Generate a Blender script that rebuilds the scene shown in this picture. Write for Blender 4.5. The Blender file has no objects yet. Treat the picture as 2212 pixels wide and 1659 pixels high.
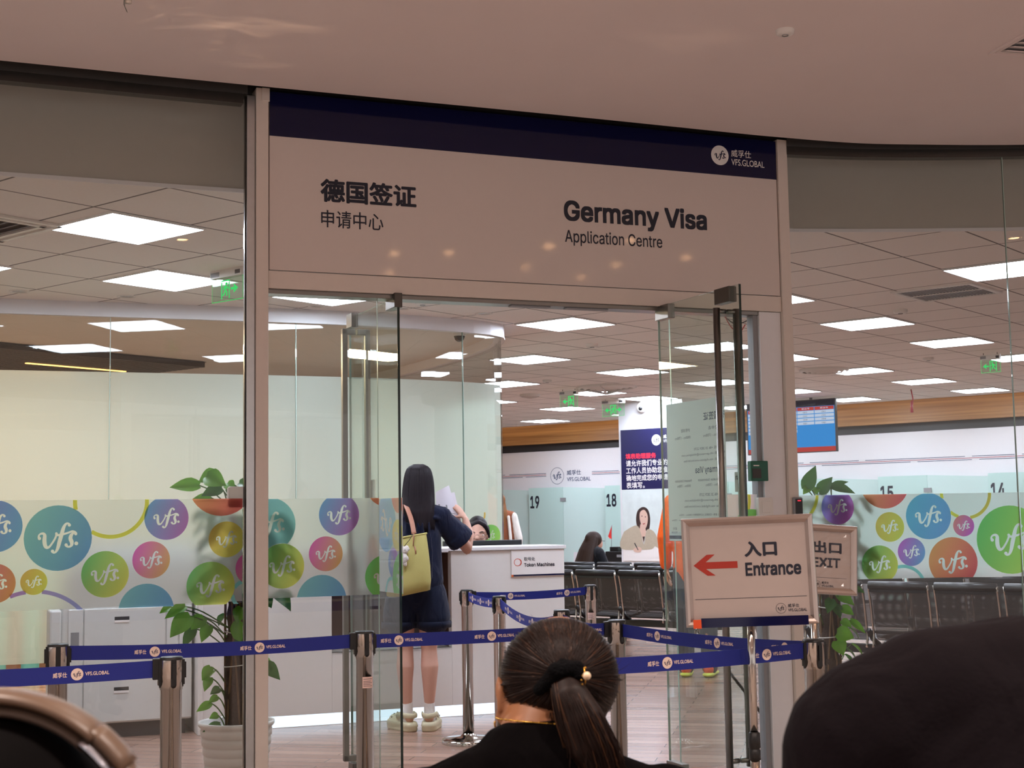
import bpy, math, random, os
from mathutils import Vector, Matrix, Euler, noise
V = Vector
R = math.radians
sc = bpy.context.scene
COL = sc.collection

# ------------------------------------------------------------------ camera
cam_d = bpy.data.cameras.new('camera')
cam_d.sensor_fit = 'HORIZONTAL'; cam_d.sensor_width = 36.0
cam_d.lens = 36.0 * 3056 / 2212
cam_d.clip_start = 0.05; cam_d.clip_end = 200
cam_d.dof.use_dof = True
cam_d.dof.focus_distance = 7.0
cam_d.dof.aperture_fstop = 14.0
cam_o = bpy.data.objects.new('camera', cam_d)
COL.objects.link(cam_o)
_p, _r = R(5.436), R(0.9116)
_fw = V((0, math.cos(_p), math.sin(_p)))
_up = V((0, -math.sin(_p), math.cos(_p)))
_rt = V((1, 0, 0))
_rt2 = _rt * math.cos(_r) - _up * math.sin(_r)
_up2 = _up * math.cos(_r) + _rt * math.sin(_r)
_m = Matrix((_rt2, _up2, -_fw)).transposed().to_4x4()
_m.translation = V((0, 0, 1.32))
cam_o.matrix_world = _m
sc.camera = cam_o

# ------------------------------------------------------------------ world: dim warm light of the open mall hall
w = bpy.data.worlds.new('mall_hall_light'); sc.world = w
w.use_nodes = True
bg = w.node_tree.nodes['Background']
bg.inputs[0].default_value = (1.0, 0.89, 0.87, 1)
bg.inputs[1].default_value = 0.80

# ------------------------------------------------------------------ exposure and colour
vs = sc.view_settings
vs.view_transform = 'Standard'; vs.look = 'None'; vs.gamma = 1.0
vs.use_curve_mapping = False
vs.exposure = 0.0
cy = sc.cycles
cy.max_bounces = 12; cy.diffuse_bounces = 8; cy.glossy_bounces = 5
cy.transmission_bounces = 8; cy.transparent_max_bounces = 32
cy.caustics_reflective = False; cy.caustics_refractive = False
cy.sample_clamp_indirect = 4.0
PANEL = 29.5          # radiance of the office ceiling panels
rnd = random.Random(7)

# ------------------------------------------------------------------ materials
def lin(c):
    if isinstance(c, str):
        c = c.lstrip('#'); c = [int(c[i:i+2], 16) / 255 for i in (0, 2, 4)]
    return [(x / 12.92 if x <= .04045 else ((x + .055) / 1.055) ** 2.4) for x in c[:3]]
class NT:
    def __init__(s, name):
        s.mat = bpy.data.materials.new(name); s.mat.use_nodes = True
        s.t = s.mat.node_tree; s.t.nodes.clear()
        s.out = s.n('ShaderNodeOutputMaterial')
    def n(s, typ, **kw):
        x = s.t.nodes.new(typ)
        for k, v in kw.items(): setattr(x, k, v)
        return x
    def l(s, a, b): s.t.links.new(a, b)
    def obj(s): return s.n('ShaderNodeTexCoord').outputs['Object']
    def pr(s, col, rough=.5, metal=0., spec=.5):
        b = s.n('ShaderNodeBsdfPrincipled')
        b.inputs['Base Color'].default_value = (*lin(col), 1)
        b.inputs['Roughness'].default_value = rough
        b.inputs['Metallic'].default_value = metal
        b.inputs['Specular IOR Level'].default_value = spec
        return b
    def math(s, op, a, b=None, c=None):
        m = s.n('ShaderNodeMath', operation=op)
        for i, x in enumerate((a, b, c)):
            if x is None: continue
            if isinstance(x, (int, float)): m.inputs[i].default_value = x
            else: s.l(x, m.inputs[i])
        return m.outputs[0]
def mat(name, col, rough=.5, metal=0., spec=.5, var=.04, scale=30., bump=0., bscale=200., sheen=0., emit=None, estr=0., coat=0., fold=0.):
    """plain surface with a little procedural unevenness"""
    t = NT(name); b = t.pr(col, rough, metal, spec)
    if var:
        nz = t.n('ShaderNodeTexNoise'); nz.inputs['Scale'].default_value = scale; nz.inputs['Detail'].default_value = 3
        t.l(t.obj(), nz.inputs['Vector'])
        mx = t.n('ShaderNodeMix', data_type='RGBA')
        c = lin(col)
        mx.inputs[6].default_value = (*[x * (1 - var * 1.5) for x in c], 1)
        mx.inputs[7].default_value = (*[min(1, x * (1 + var * 1.5)) for x in c], 1)
        t.l(nz.outputs[0], mx.inputs[0]); t.l(mx.outputs[2], b.inputs['Base Color'])
    if bump:
        n2 = t.n('ShaderNodeTexNoise'); n2.inputs['Scale'].default_value = bscale; n2.inputs['Detail'].default_value = 2
        t.l(t.obj(), n2.inputs['Vector'])
        bp = t.n('ShaderNodeBump'); bp.inputs['Strength'].default_value = bump; bp.inputs['Distance'].default_value = .01
        t.l(n2.outputs[0], bp.inputs['Height']); t.l(bp.outputs[0], b.inputs['Normal'])
    if fold:                                            # soft creases of worn cloth
        mp = t.n('ShaderNodeMapping'); mp.inputs['Scale'].default_value = (11, 11, 5); mp.inputs['Rotation'].default_value = (.3, .5, .2); t.l(t.obj(), mp.inputs[0])
        n3 = t.n('ShaderNodeTexNoise'); n3.inputs['Scale'].default_value = 1; n3.inputs['Detail'].default_value = 2.5; n3.inputs['Distortion'].default_value = .8; t.l(mp.outputs[0], n3.inputs['Vector'])
        b2 = t.n('ShaderNodeBump'); b2.inputs['Strength'].default_value = fold; b2.inputs['Distance'].default_value = .05; t.l(n3.outputs[0], b2.inputs['Height'])
        if bump: t.l(bp.outputs[0], b2.inputs['Normal'])
        t.l(b2.outputs[0], b.inputs['Normal'])
    if sheen: b.inputs['Sheen Weight'].default_value = sheen
    if coat: b.inputs['Coat Weight'].default_value = coat
    if emit:
        b.inputs['Emission Color'].default_value = (*lin(emit), 1); b.inputs['Emission Strength'].default_value = estr
    t.l(b.outputs[0], t.out.inputs[0]); return t.mat
def emis(name, col, strength):
    t = NT(name); e = t.n('ShaderNodeEmission')
    e.inputs[0].default_value = (*lin(col), 1); e.inputs[1].default_value = strength
    t.l(e.outputs[0], t.out.inputs[0]); return t.mat
def glass(name, tint=(.96, .985, .97), ior=1.5, rough=0.0):
    t = NT(name); a = t.n('ShaderNodeBsdfTransparent'); a.inputs[0].default_value = (*tint, 1)
    g = t.n('ShaderNodeBsdfGlossy'); g.inputs['Roughness'].default_value = rough
    f = t.n('ShaderNodeFresnel'); ge = t.n('ShaderNodeNewGeometry')      # thin pane: same reflectance from both sides
    t.l(t.math('ADD', t.math('MULTIPLY', ge.outputs['Backfacing'], 1 / ior - ior), ior), f.inputs[0])
    m = t.n('ShaderNodeMixShader'); t.l(f.outputs[0], m.inputs[0]); t.l(a.outputs[0], m.inputs[1]); t.l(g.outputs[0], m.inputs[2])
    t.l(m.outputs[0], t.out.inputs[0]); return t.mat
def film(name, col, trans=.62, see=.12, rough=.45, vcol=False, see_tint=(.9, .95, .92)):
    """translucent self-adhesive film: diffuse + translucent + blurred see-through"""
    t = NT(name)
    d = t.n('ShaderNodeBsdfDiffuse'); tr = t.n('ShaderNodeBsdfTranslucent')
    rf = t.n('ShaderNodeBsdfRefraction'); rf.inputs['Roughness'].default_value = rough; rf.inputs['IOR'].default_value = 1.18
    if vcol:
        at = t.n('ShaderNodeVertexColor'); at.layer_name = 'Col'; src = at.outputs[0]
        for x in (d, tr, rf): t.l(src, x.inputs[0])
    else:
        for x in (d, tr): x.inputs[0].default_value = (*lin(col), 1)
        rf.inputs[0].default_value = (*see_tint, 1)
    m1 = t.n('ShaderNodeMixShader'); m1.inputs[0].default_value = trans
    t.l(d.outputs[0], m1.inputs[1]); t.l(tr.outputs[0], m1.inputs[2])
    m2 = t.n('ShaderNodeMixShader'); m2.inputs[0].default_value = see
    t.l(m1.outputs[0], m2.inputs[1]); t.l(rf.outputs[0], m2.inputs[2])
    t.l(m2.outputs[0], t.out.inputs[0]); return t.mat
def wood(name, c1, c2, rough=.45, sx=2., sy=40., rot=0.):
    t = NT(name); b = t.pr(c1, rough)
    mp = t.n('ShaderNodeMapping'); mp.inputs['Scale'].default_value = (sx, sx, sy); t.l(t.obj(), mp.inputs[0])
    nz = t.n('ShaderNodeTexNoise'); nz.inputs['Scale'].default_value = 1.; nz.inputs['Detail'].default_value = 6; t.l(mp.outputs[0], nz.inputs[0])
    cr = t.n('ShaderNodeValToRGB'); cr.color_ramp.elements[0].position = .35; cr.color_ramp.elements[1].position = .68
    cr.color_ramp.elements[0].color = (*lin(c1), 1); cr.color_ramp.elements[1].color = (*lin(c2), 1)
    t.l(nz.outputs[0], cr.inputs[0]); t.l(cr.outputs[0], b.inputs['Base Color']); t.l(b.outputs[0], t.out.inputs[0]); return t.mat

# ------------------------------------------------------------------ mesh builder
def basis(z):
    z = z.normalized(); a = V((0, 0, 1)) if abs(z.z) < .9 else V((1, 0, 0))
    x = a.cross(z).normalized(); return x, z.cross(x)
class MB:
    def __init__(s, *mats):
        s.v = []; s.f = []; s.mi = []; s.sm = []; s.mats = list(mats); s.col = {}
    def m(s, m):
        if m is None: return 0
        if m not in s.mats: s.mats.append(m)
        return s.mats.index(m)
    def add(s, vs, fs, m=None, smooth=False, cols=None):
        o = len(s.v); k = s.m(m)
        s.v += [tuple(x) for x in vs]
        for f in fs: s.f.append([i + o for i in f]); s.mi.append(k); s.sm.append(smooth)
        if cols is not None:
            for i, c in enumerate(cols): s.col[o + i] = c
        return s
    def box(s, x0, x1, y0, y1, z0, z1, m=None, M=None):
        vs = [V((x, y, z)) for z in (z0, z1) for y in (y0, y1) for x in (x0, x1)]
        if M is not None: vs = [M @ q for q in vs]
        return s.add(vs, [(0, 2, 3, 1), (4, 5, 7, 6), (0, 1, 5, 4), (2, 6, 7, 3), (0, 4, 6, 2), (1, 3, 7, 5)], m)
    def cbox(s, c, d, m=None, rot=None):
        M = Matrix.Translation(V(c)) @ (Euler(rot).to_matrix().to_4x4() if rot else Matrix())
        return s.box(-d[0]/2, d[0]/2, -d[1]/2, d[1]/2, -d[2]/2, d[2]/2, m, M)
    def tube(s, pts, r, m=None, n=10, closed=False, caps=True, flat=None, smooth=True, side=None):
        """swept tube; r number or list; flat = (a,b) makes an elliptical / strap section"""
        pts = [V(p) for p in pts]; N = len(pts); vs = []; fs = []
        rr = r if isinstance(r, (list, tuple)) else [r] * N
        px = None
        for i, p in enumerate(pts):
            if closed: d = pts[(i + 1) % N] - pts[i - 1]
            else: d = pts[min(i + 1, N - 1)] - pts[max(i - 1, 0)]
            if d.length < 1e-9: d = V((0, 0, 1))
            d.normalize()
            if px is None:
                px = (V(side) - d * V(side).dot(d)).normalized() if side is not None else basis(d)[0]
            else:
                q = px - d * px.dot(d); px = q.normalized() if q.length > 1e-6 else basis(d)[0]
            py = d.cross(px)
            for k in range(n):
                a = 2 * math.pi * k / n
                fa, fb = flat if flat else (1, 1)
                vs.append(p + (px * math.cos(a) * fa + py * math.sin(a) * fb) * rr[i])
        L = N if closed else N - 1
        for i in range(L):
            for k in range(n):
                a = i * n + k; b = i * n + (k + 1) % n; c = ((i + 1) % N) * n + (k + 1) % n; d = ((i + 1) % N) * n + k
                fs.append((a, b, c, d))
        if caps and not closed:
            fs.append(tuple(range(n - 1, -1, -1))); fs.append(tuple(range((N - 1) * n, N * n)))
        return s.add(vs, fs, m, smooth)
    def cyl(s, p0, p1, r0, r1=None, m=None, n=24, smooth=True):
        return s.tube([p0, p1], [r0, r0 if r1 is None else r1], m, n, smooth=smooth)
    def lathe(s, prof, m=None, n=36, c=(0, 0, 0), smooth=True):
        vs = []; fs = []; K = len(prof)
        for i in range(n):
            a = 2 * math.pi * i / n
            for r, z in prof: vs.append((c[0] + r * math.cos(a), c[1] + r * math.sin(a), c[2] + z))
        for i in range(n):
            j = (i + 1) % n
            for k in range(K - 1):
                fs.append((i * K + k, j * K + k, j * K + k + 1, i * K + k + 1))
        return s.add(vs, fs, m, smooth)
    def ell(s, c, r, m=None, rot=None, nu=24, nv=16):
        M = Euler(rot).to_matrix() if rot else Matrix.Identity(3)
        r = (r, r, r) if isinstance(r, (int, float)) else r
        vs = [V(c) + M @ V((0, 0, r[2]))]; fs = []
        for j in range(1, nv):
            t = math.pi * j / nv
            for i in range(nu):
                a = 2 * math.pi * i / nu
                vs.append(V(c) + M @ V((r[0] * math.sin(t) * math.cos(a), r[1] * math.sin(t) * math.sin(a), r[2] * math.cos(t))))
        vs.append(V(c) + M @ V((0, 0, -r[2]))); L = len(vs) - 1
        for i in range(nu):
            fs.append((0, 1 + i, 1 + (i + 1) % nu))
            for j in range(nv - 2):
                a = 1 + j * nu + i; b = 1 + j * nu + (i + 1) % nu
                fs.append((a, a + nu, b + nu, b))
            b = 1 + (nv - 2) * nu
            fs.append((L, b + (i + 1) % nu, b + i))
        return s.add(vs, fs, m, True)
    def limb(s, pts, rs, m=None, n=14, flat=None, side=None):
        """closed tapered tube with round ends (for bodies that get fused)"""
        pts = [V(p) for p in pts]
        d0 = (pts[0] - pts[1]).normalized(); d1 = (pts[-1] - pts[-2]).normalized()
        P = []; Q = []
        for a in (80, 55, 28):
            P.append(pts[0] + d0 * rs[0] * math.sin(R(a))); Q.append(rs[0] * math.cos(R(a)))
        P += pts; Q += list(rs)
        for a in (28, 55, 80):
            P.append(pts[-1] + d1 * rs[-1] * math.sin(R(a))); Q.append(rs[-1] * math.cos(R(a)))
        return s.tube(P, Q, m, n, flat=flat, side=side)
    def poly(s, pts, fr, m=None, off=0., cols=None):
        return s.add([fr(x, y, off) for x, y in pts], [tuple(range(len(pts)))], m, False, cols)
    def rect(s, x0, x1, y0, y1, fr, m=None, off=0.):
        return s.poly([(x0, y0), (x1, y0), (x1, y1), (x0, y1)], fr, m, off)
    def disc(s, cx, cy_, r, fr, m=None, off=0., n=32, rx=None):
        return s.poly([(cx + (rx or r) * math.cos(2 * math.pi * k / n), cy_ + r * math.sin(2 * math.pi * k / n)) for k in range(n)], fr, m, off)
    def ring(s, cx, cy_, r0, r1, fr, m=None, off=0., a0=0, a1=360, n=40):
        for k in range(n):
            a = R(a0 + (a1 - a0) * k / n); b = R(a0 + (a1 - a0) * (k + 1) / n)
            s.poly([(cx + r0 * math.cos(a), cy_ + r0 * math.sin(a)), (cx + r1 * math.cos(a), cy_ + r1 * math.sin(a)),
                    (cx + r1 * math.cos(b), cy_ + r1 * math.sin(b)), (cx + r0 * math.cos(b), cy_ + r0 * math.sin(b))], fr, m, off)
    def build(s, name, parent=None, bevel=0., seg=2, remesh=0., smooth_it=0, subsurf=0, loc=None, rot=None, world=False):
        me = bpy.data.meshes.new(name)
        me.from_pydata(s.v, [], s.f)
        for m in s.mats: me.materials.append(m)
        me.polygons.foreach_set('material_index', s.mi)
        me.polygons.foreach_set('use_smooth', s.sm)
        if s.col:
            ca = me.color_attributes.new('Col', 'FLOAT_COLOR', 'POINT')
            for i, c in s.col.items(): ca.data[i].color = (*c, 1)
        me.update()
        o = bpy.data.objects.new(name, me); COL.objects.link(o)
        if parent is not None:
            o.parent = parent
            if world: o.matrix_parent_inverse = rootM(parent).inverted()
        if loc is not None: o.location = loc
        if rot is not None: o.rotation_euler = rot
        if remesh:
            md = o.modifiers.new('fuse', 'REMESH'); md.mode = 'VOXEL'; md.voxel_size = remesh; md.use_smooth_shade = True
        if smooth_it:
            md = o.modifiers.new('soft', 'SMOOTH'); md.factor = .5; md.iterations = smooth_it
        if bevel:
            md = o.modifiers.new('bevel', 'BEVEL'); md.width = bevel; md.segments = seg; md.limit_method = 'ANGLE'; md.angle_limit = R(40)
        if subsurf:
            md = o.modifiers.new('sub', 'SUBSURF'); md.levels = subsurf; md.render_levels = subsurf
        return o
def rootM(o):
    M = Matrix.Translation(o.location) @ o.rotation_euler.to_matrix().to_4x4()
    return M if o.parent is None else rootM(o.parent) @ o.matrix_parent_inverse @ M
def tag(o, label, cat, group=None, kind=None):
    if kind: o['kind'] = kind
    if label: o['label'] = label
    if cat: o['category'] = cat
    if group: o['group'] = group
    return o
def thing(name, label, cat, loc=(0, 0, 0), rz=0., group=None, rot=None):
    o = bpy.data.objects.new(name, None); COL.objects.link(o)
    o.empty_display_size = .1
    o.location = loc; o.rotation_euler = rot if rot else (0, 0, rz)
    return tag(o, label, cat, group)
def struct(o): o['kind'] = 'structure'; return o
def copy_tree(o, parent=None):
    c = o.copy(); COL.objects.link(c)
    if parent is not None: c.parent = parent
    for ch in list(o.children): copy_tree(ch, c)
    return c
def frame(o, ex, ey):
    o = V(o); ex = V(ex); ey = V(ey); n = ex.cross(ey).normalized()
    return lambda x, y, off=0.: o + ex * x + ey * y + n * off
XZ = frame((0, 0, 0), (1, 0, 0), (0, 0, 1))        # local front face looking towards -y
# ------------------------------------------------------------------ lettering
_fd = os.path.join(bpy.utils.resource_path('LOCAL'), 'datafiles', 'fonts', 'Inter.woff2')
try: INTER = bpy.data.fonts.load(_fd)            # a font that ships inside Blender
except Exception: INTER = None
_tc = {}
def outline_fill(o, k):
    """fills the outlines of a text object with the non-zero rule (overlapping contours stay whole)"""
    from mathutils.geometry import delaunay_2d_cdt, interpolate_bezier
    cu = o.to_curve(bpy.context.evaluated_depsgraph_get())
    loops = []
    for sp in cu.splines:
        P = sp.bezier_points; N = len(P); L = []
        for i in range(N):
            a, b = P[i], P[(i + 1) % N]
            L += [(q.x, q.y) for q in interpolate_bezier(a.co, a.handle_right, b.handle_left, b.co, k + 1)[:-1]]
        M = [p for i, p in enumerate(L) if (p[0] - L[i - 1][0]) ** 2 + (p[1] - L[i - 1][1]) ** 2 > 1e-9]
        if len(M) > 2: loops.append(M)
    o.to_curve_clear()
    vs = []; ed = []
    for L in loops:
        n0 = len(vs); vs += [V(p) for p in L]; ed += [(n0 + i, n0 + (i + 1) % len(L)) for i in range(len(L))]
    v2, _, f2, *_r = delaunay_2d_cdt(vs, ed, [], 0, 1e-6)
    out = []
    for f in f2:
        cx = sum(v2[i].x for i in f) / len(f); cy_ = sum(v2[i].y for i in f) / len(f); wn = 0
        for L in loops:
            for i in range(len(L)):
                (x0, y0), (x1, y1) = L[i - 1], L[i]
                if (y0 <= cy_) != (y1 <= cy_):
                    if x0 + (cy_ - y0) / (y1 - y0) * (x1 - x0) > cx: wn += 1 if y1 > y0 else -1
        if wn: out.append(tuple(f))
    return [(v.x, v.y) for v in v2], out
def glyphs(s, font=None, res=3):
    key = (s, font.name if font else '', res)
    if key not in _tc:
        c = bpy.data.curves.new('lettering', 'FONT'); c.body = s; c.size = 1; c.resolution_u = res
        if font: c.font = font
        o = bpy.data.objects.new('lettering', c); COL.objects.link(o)
        if font:
            bpy.context.view_layer.update(); vs, fs = outline_fill(o, res)
        else:
            me = bpy.data.meshes.new_from_object(o)
            vs = [(v.co.x, v.co.y) for v in me.vertices]; fs = [tuple(p.vertices) for p in me.polygons]
            bpy.data.meshes.remove(me)
        bpy.data.objects.remove(o); bpy.data.curves.remove(c)
        xs = [v[0] for v in vs]; ys = [v[1] for v in vs]
        _tc[key] = (vs, fs, min(xs), max(xs), min(ys), max(ys))
    return _tc[key]
def text(mb, s, fr, x, y, w, h, m, off=.001, bold=0., font=None, mirror=False, stamps=8, res=3):
    """fits the ink of s into the rectangle x,y,w,h of the frame"""
    vs, fs, x0, x1, y0, y1 = glyphs(s, font, res)
    sy = h / (y1 - y0 + 2 * bold) if h else None
    sx = w / (x1 - x0 + 2 * bold) if w else sy
    if sy is None: sy = sx
    W_ = (x1 - x0 + 2 * bold) * sx
    sh = [(0, 0)]
    if bold:
        if font: sh += [(bold * x_ * .9, bold * y_ * .9) for x_, y_ in ((1, 1), (1, 0), (1, -1), (0, -1), (-1, -1), (-1, 0), (-1, 1), (0, 1))]
        else: sh += [(bold * math.cos(2 * math.pi * k / stamps), bold * math.sin(2 * math.pi * k / stamps)) for k in range(stamps)]
        if bold > .035: sh += [(bold * .5 * math.cos(2 * math.pi * k / 6), bold * .5 * math.sin(2 * math.pi * k / 6)) for k in range(6)]
    for q_, (dx, dy) in enumerate(sh):
        P = []
        for a, b in vs:
            u_ = (a - x0 + bold + dx) * sx
            if mirror: u_ = W_ - u_
            P.append(fr(x + u_, y + (b - y0 + bold + dy) * sy, off + q_ * 1.2e-5))
        mb.add(P, [f[::-1] for f in fs] if mirror else fs, m)
def catmull(p, k=4):
    out = []
    for i in range(len(p) - 1):
        a = p[max(i - 1, 0)]; b = p[i]; c = p[i + 1]; d = p[min(i + 2, len(p) - 1)]
        for j in range(k):
            t = j / k
            out.append(tuple(.5 * (2 * b[q] + (c[q] - a[q]) * t + (2 * a[q] - 5 * b[q] + 4 * c[q] - d[q]) * t * t + (3 * b[q] - a[q] - 3 * c[q] + d[q]) * t ** 3) for q in range(len(b))))
    out.append(tuple(p[-1])); return out
_ST = [[(297, 584, 26), (290, 566, 14), (302, 549, 14), (324, 545, 20), (337, 560, 26), (335, 592, 31), (338, 630, 31), (350, 655, 27), (371, 654, 18), (394, 625, 15), (414, 592, 15), (426, 562, 16), (426, 546, 20)],
       [(426, 546, 20), (440, 560, 18), (480, 553, 17), (520, 541, 15), (550, 531, 17), (572, 540, 20), (577, 552, 24)],
       [(526, 480, 26), (518, 467, 15), (500, 470, 18), (482, 500, 26), (468, 550, 31), (452, 610, 31), (440, 660, 26), (425, 692, 18), (408, 700, 16), (398, 688, 26)],
       [(562, 540, 15), (542, 562, 26), (536, 590, 31), (546, 615, 31), (546, 640, 24), (530, 655, 16), (512, 652, 18), (503, 640, 26)]]
def vfs(mb, fr, cx, cy_, r, m, off=.001, k=4, thin=1., mirror=False):
    """the script lettering that sits in a circle of radius r"""
    q = -1 if mirror else 1
    def T(x, y): return cx + q * (x - 440) / 264 * r, cy_ - (y - 583) / 264 * r
    def dot(x, y, d, n=12):
        pts = [T(x + d / 2 * math.cos(2 * math.pi * i / n), y + d / 2 * math.sin(2 * math.pi * i / n)) for i in range(n)]
        mb.poly(pts[::-1] if not mirror else pts, fr, m, off)
    for st in _ST:
        P = catmull(st, k)
        if len(P) < 2: continue
        Lf = []; Rt = []
        for i, (x, y, d) in enumerate(P):
            a = P[max(i - 1, 0)]; b = P[min(i + 1, len(P) - 1)]
            tx, ty = b[0] - a[0], b[1] - a[1]; L = math.hypot(tx, ty) or 1
            nx, ny = -ty / L * d / 2 * thin, tx / L * d / 2 * thin
            Lf.append(T(x + nx, y + ny)); Rt.append(T(x - nx, y - ny))
        N = len(P)
        mb.add([fr(a, b, off) for a, b in Lf + Rt], [(i, i + 1, N + i + 1, N + i) for i in range(N - 1)], m)
        dot(st[0][0], st[0][1], st[0][2] * thin); dot(st[-1][0], st[-1][1], st[-1][2] * thin)
    dot(582, 629, 31 * thin)
def vfs_outlines(cx, cy_, r, k=3, mirror=False):
    q = -1 if mirror else 1; out = []
    T = lambda x, y: (cx + q * (x - 440) / 264 * r, cy_ - (y - 583) / 264 * r)
    dot = lambda x, y, d, n=12: [T(x + d / 2 * math.cos(2 * math.pi * (i + .37) / n), y + d / 2 * math.sin(2 * math.pi * (i + .37) / n)) for i in range(n)]
    for st in _ST:
        P = catmull(st, k); Lf = []; Rt = []
        for i, (x, y, d) in enumerate(P):
            a = P[max(i - 1, 0)]; b = P[min(i + 1, len(P) - 1)]
            tx, ty = b[0] - a[0], b[1] - a[1]; L = math.hypot(tx, ty) or 1
            Lf.append((x - ty / L * d / 2, y + tx / L * d / 2)); Rt.append((x + ty / L * d / 2, y - tx / L * d / 2))
        out.append([T(*p) for p in Lf + Rt[::-1]]); out.append(dot(*st[0])); out.append(dot(*st[-1]))
    out.append(dot(582, 629, 31)); return out
def clip(pts, x0, x1, y0, y1):
    for ax, lim, sg in ((0, x0, 1), (0, x1, -1), (1, y0, 1), (1, y1, -1)):
        out = []
        for i in range(len(pts)):
            a = pts[i - 1]; b = pts[i]
            da = sg * (a[ax] - lim); db = sg * (b[ax] - lim)
            if (da >= 0) != (db >= 0):
                t = da / (da - db); out.append(tuple(a[j] + (b[j] - a[j]) * t for j in (0, 1)))
            if db >= 0: out.append(b)
        pts = out
        if not pts: return []
    return pts
# ------------------------------------------------------------------ materials used by the setting
M_cream = mat('cream_lacquer', '#dcd2c8', .38, var=.02)
M_sign = mat('sign_acrylic', '#d9cfc8', .06, spec=.45, var=.01)
M_navy = mat('navy_acrylic', '#12143c', .08, spec=.4, var=.02)
M_ink = mat('ink_navy', '#14182a', .4, var=0)
M_inkb = mat('ink_blue', '#2c4468', .5, var=0)
M_whitep = mat('white_print', '#f2efec', .4, var=0)
M_alu = mat('brushed_aluminium', '#c9cbca', .28, 1., var=.05)
M_steel = mat('brushed_steel', '#8b8985', .3, 1., var=.08, scale=12)
M_dsteel = mat('dark_steel', '#5d5a56', .3, 1., var=.05)
M_dark = mat('dark_frame', '#3a3836', .5, var=.05)
M_black = mat('gap_shade_slat_black', '#0e0d0d', .8, var=.05)
M_white = mat('white_paint', '#e6e7ea', .5, var=.015)
M_grey = mat('grey_paint', '#8d8f92', .5, var=.02)
M_bulk = mat('bulkhead_paint', '#b8b5ac', .6, var=.02)
M_hallc = mat('hall_ceiling_paint', '#e6dbd8', .8, var=.02, scale=2.5)
M_glass = glass('clear_glass', (.945, .958, .948))
M_glassd = glass('door_glass', (.90, .955, .93))
M_gedge = mat('glass_edge', '#0c2a24', .12, spec=.6, var=0)
M_gedgel = mat('glass_edge_pale', '#a9c4b8', .2, spec=.6, var=0)
M_film = film('frosted_film', '#e8e5e0', .55, .80, .36)
M_print = film('film_print', '#ffffff', .60, .62, .36, vcol=True)
M_film2 = film('door_frosted_film', '#e6e3de', .55, .22, .36); M_print2 = film('door_film_print', '#ffffff', .50, .08, .36, vcol=True)
M_filmw = film('film_lettering', '#f4f2ee', .5, .14, .42)
M_frost = film('acid_frost', '#d0dad7', .58, .36, .36)
M_hfloor = mat('hall_tiles', '#b3a399', .35, var=.1, scale=4)

PL = V((-1.115, 6.447, 0)); FE = V((.9269, .3755, 0)); FN = V((.3755, -.9269, 0))
FR_ = math.atan2(.3755, .9269)                       # heading of the shop front
OA = R(-39.09)                                       # heading of the office grid
OU = V((math.cos(OA), math.sin(OA), 0)); OV = V((-OU.y, OU.x, 0))
def fa(t, d, z): return PL + FE * t + FN * d + V((0, 0, z))
def ffr(d, z0=0.): return frame(fa(0, d, z0), FE, (0, 0, 1))
FM = Matrix.Translation(PL) @ Matrix.Rotation(FR_, 4, 'Z')    # local x along the front, y into the office
def guv(u_, v_, z): return OU * u_ + OV * v_ + V((0, 0, z))
RP = [V((1.475, 7.49)), V((1.85, 7.57)), V((2.25, 7.61)), V((2.72, 7.62)), V((3.2, 7.60)), V((3.8, 7.50)), V((4.6, 7.28))]
def path_at(P, s_):
    for i in range(len(P) - 1):
        L = (P[i + 1] - P[i]).length
        if s_ <= L or i == len(P) - 2:
            d = (P[i + 1] - P[i]) / L; return P[i] + d * s_, d
        s_ -= L
def smooth_path(P, n):
    q = catmull([(p.x, p.y) for p in P], n); return [V(p) for p in q]
RPs = smooth_path(RP, 6)
def rfr(off0=0.):
    def f(s_, z, off=0.):
        p, d = path_at(RPs, max(s_, 0)); 
        if s_ < 0: p = p + d * s_
        n = V((d.y, -d.x)); p = p + n * (off + off0)
        return V((p.x, p.y, z))
    return f
RF = rfr()

# ------------------------------------------------------------------ floors
def floor_mat():
    t = NT('herringbone_wood'); b = t.pr('#7a6258', .27, 0, .5)
    o = t.obj(); mp = t.n('ShaderNodeMapping'); mp.inputs['Rotation'].default_value = (0, 0, R(12)); t.l(o, mp.inputs[0])
    br = t.n('ShaderNodeTexBrick'); br.offset = .5; br.inputs['Scale'].default_value = 1.; br.inputs['Mortar Size'].default_value = .003
    br.inputs['Brick Width'].default_value = .9; br.inputs['Row Height'].default_value = .12
    br.inputs['Color1'].default_value = (*lin('#b0907f'), 1); br.inputs['Color2'].default_value = (*lin('#8c6d5f'), 1); br.inputs['Mortar'].default_value = (*lin('#6d574c'), 1)
    t.l(mp.outputs[0], br.inputs[0])
    m2 = t.n('ShaderNodeMapping'); m2.inputs['Scale'].default_value = (1.2, 22, 1); t.l(mp.outputs[0], m2.inputs[0])
    nz = t.n('ShaderNodeTexNoise'); nz.inputs['Scale'].default_value = 1.6; nz.inputs['Detail'].default_value = 6; t.l(m2.outputs[0], nz.inputs[0])
    mx = t.n('ShaderNodeMix', data_type='RGBA', blend_type='MULTIPLY'); mx.inputs[0].default_value = .55
    cr = t.n('ShaderNodeValToRGB'); cr.color_ramp.elements[0].color = (.45, .42, .4, 1); cr.color_ramp.elements[1].color = (1.15, 1.1, 1.08, 1)
    t.l(nz.outputs[0], cr.inputs[0]); t.l(br.outputs[0], mx.inputs[6]); t.l(cr.outputs[0], mx.inputs[7]); t.l(mx.outputs[2], b.inputs['Base Color'])
    t.l(b.outputs[0], t.out.inputs[0]); return t.mat
M_floor = floor_mat()
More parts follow.
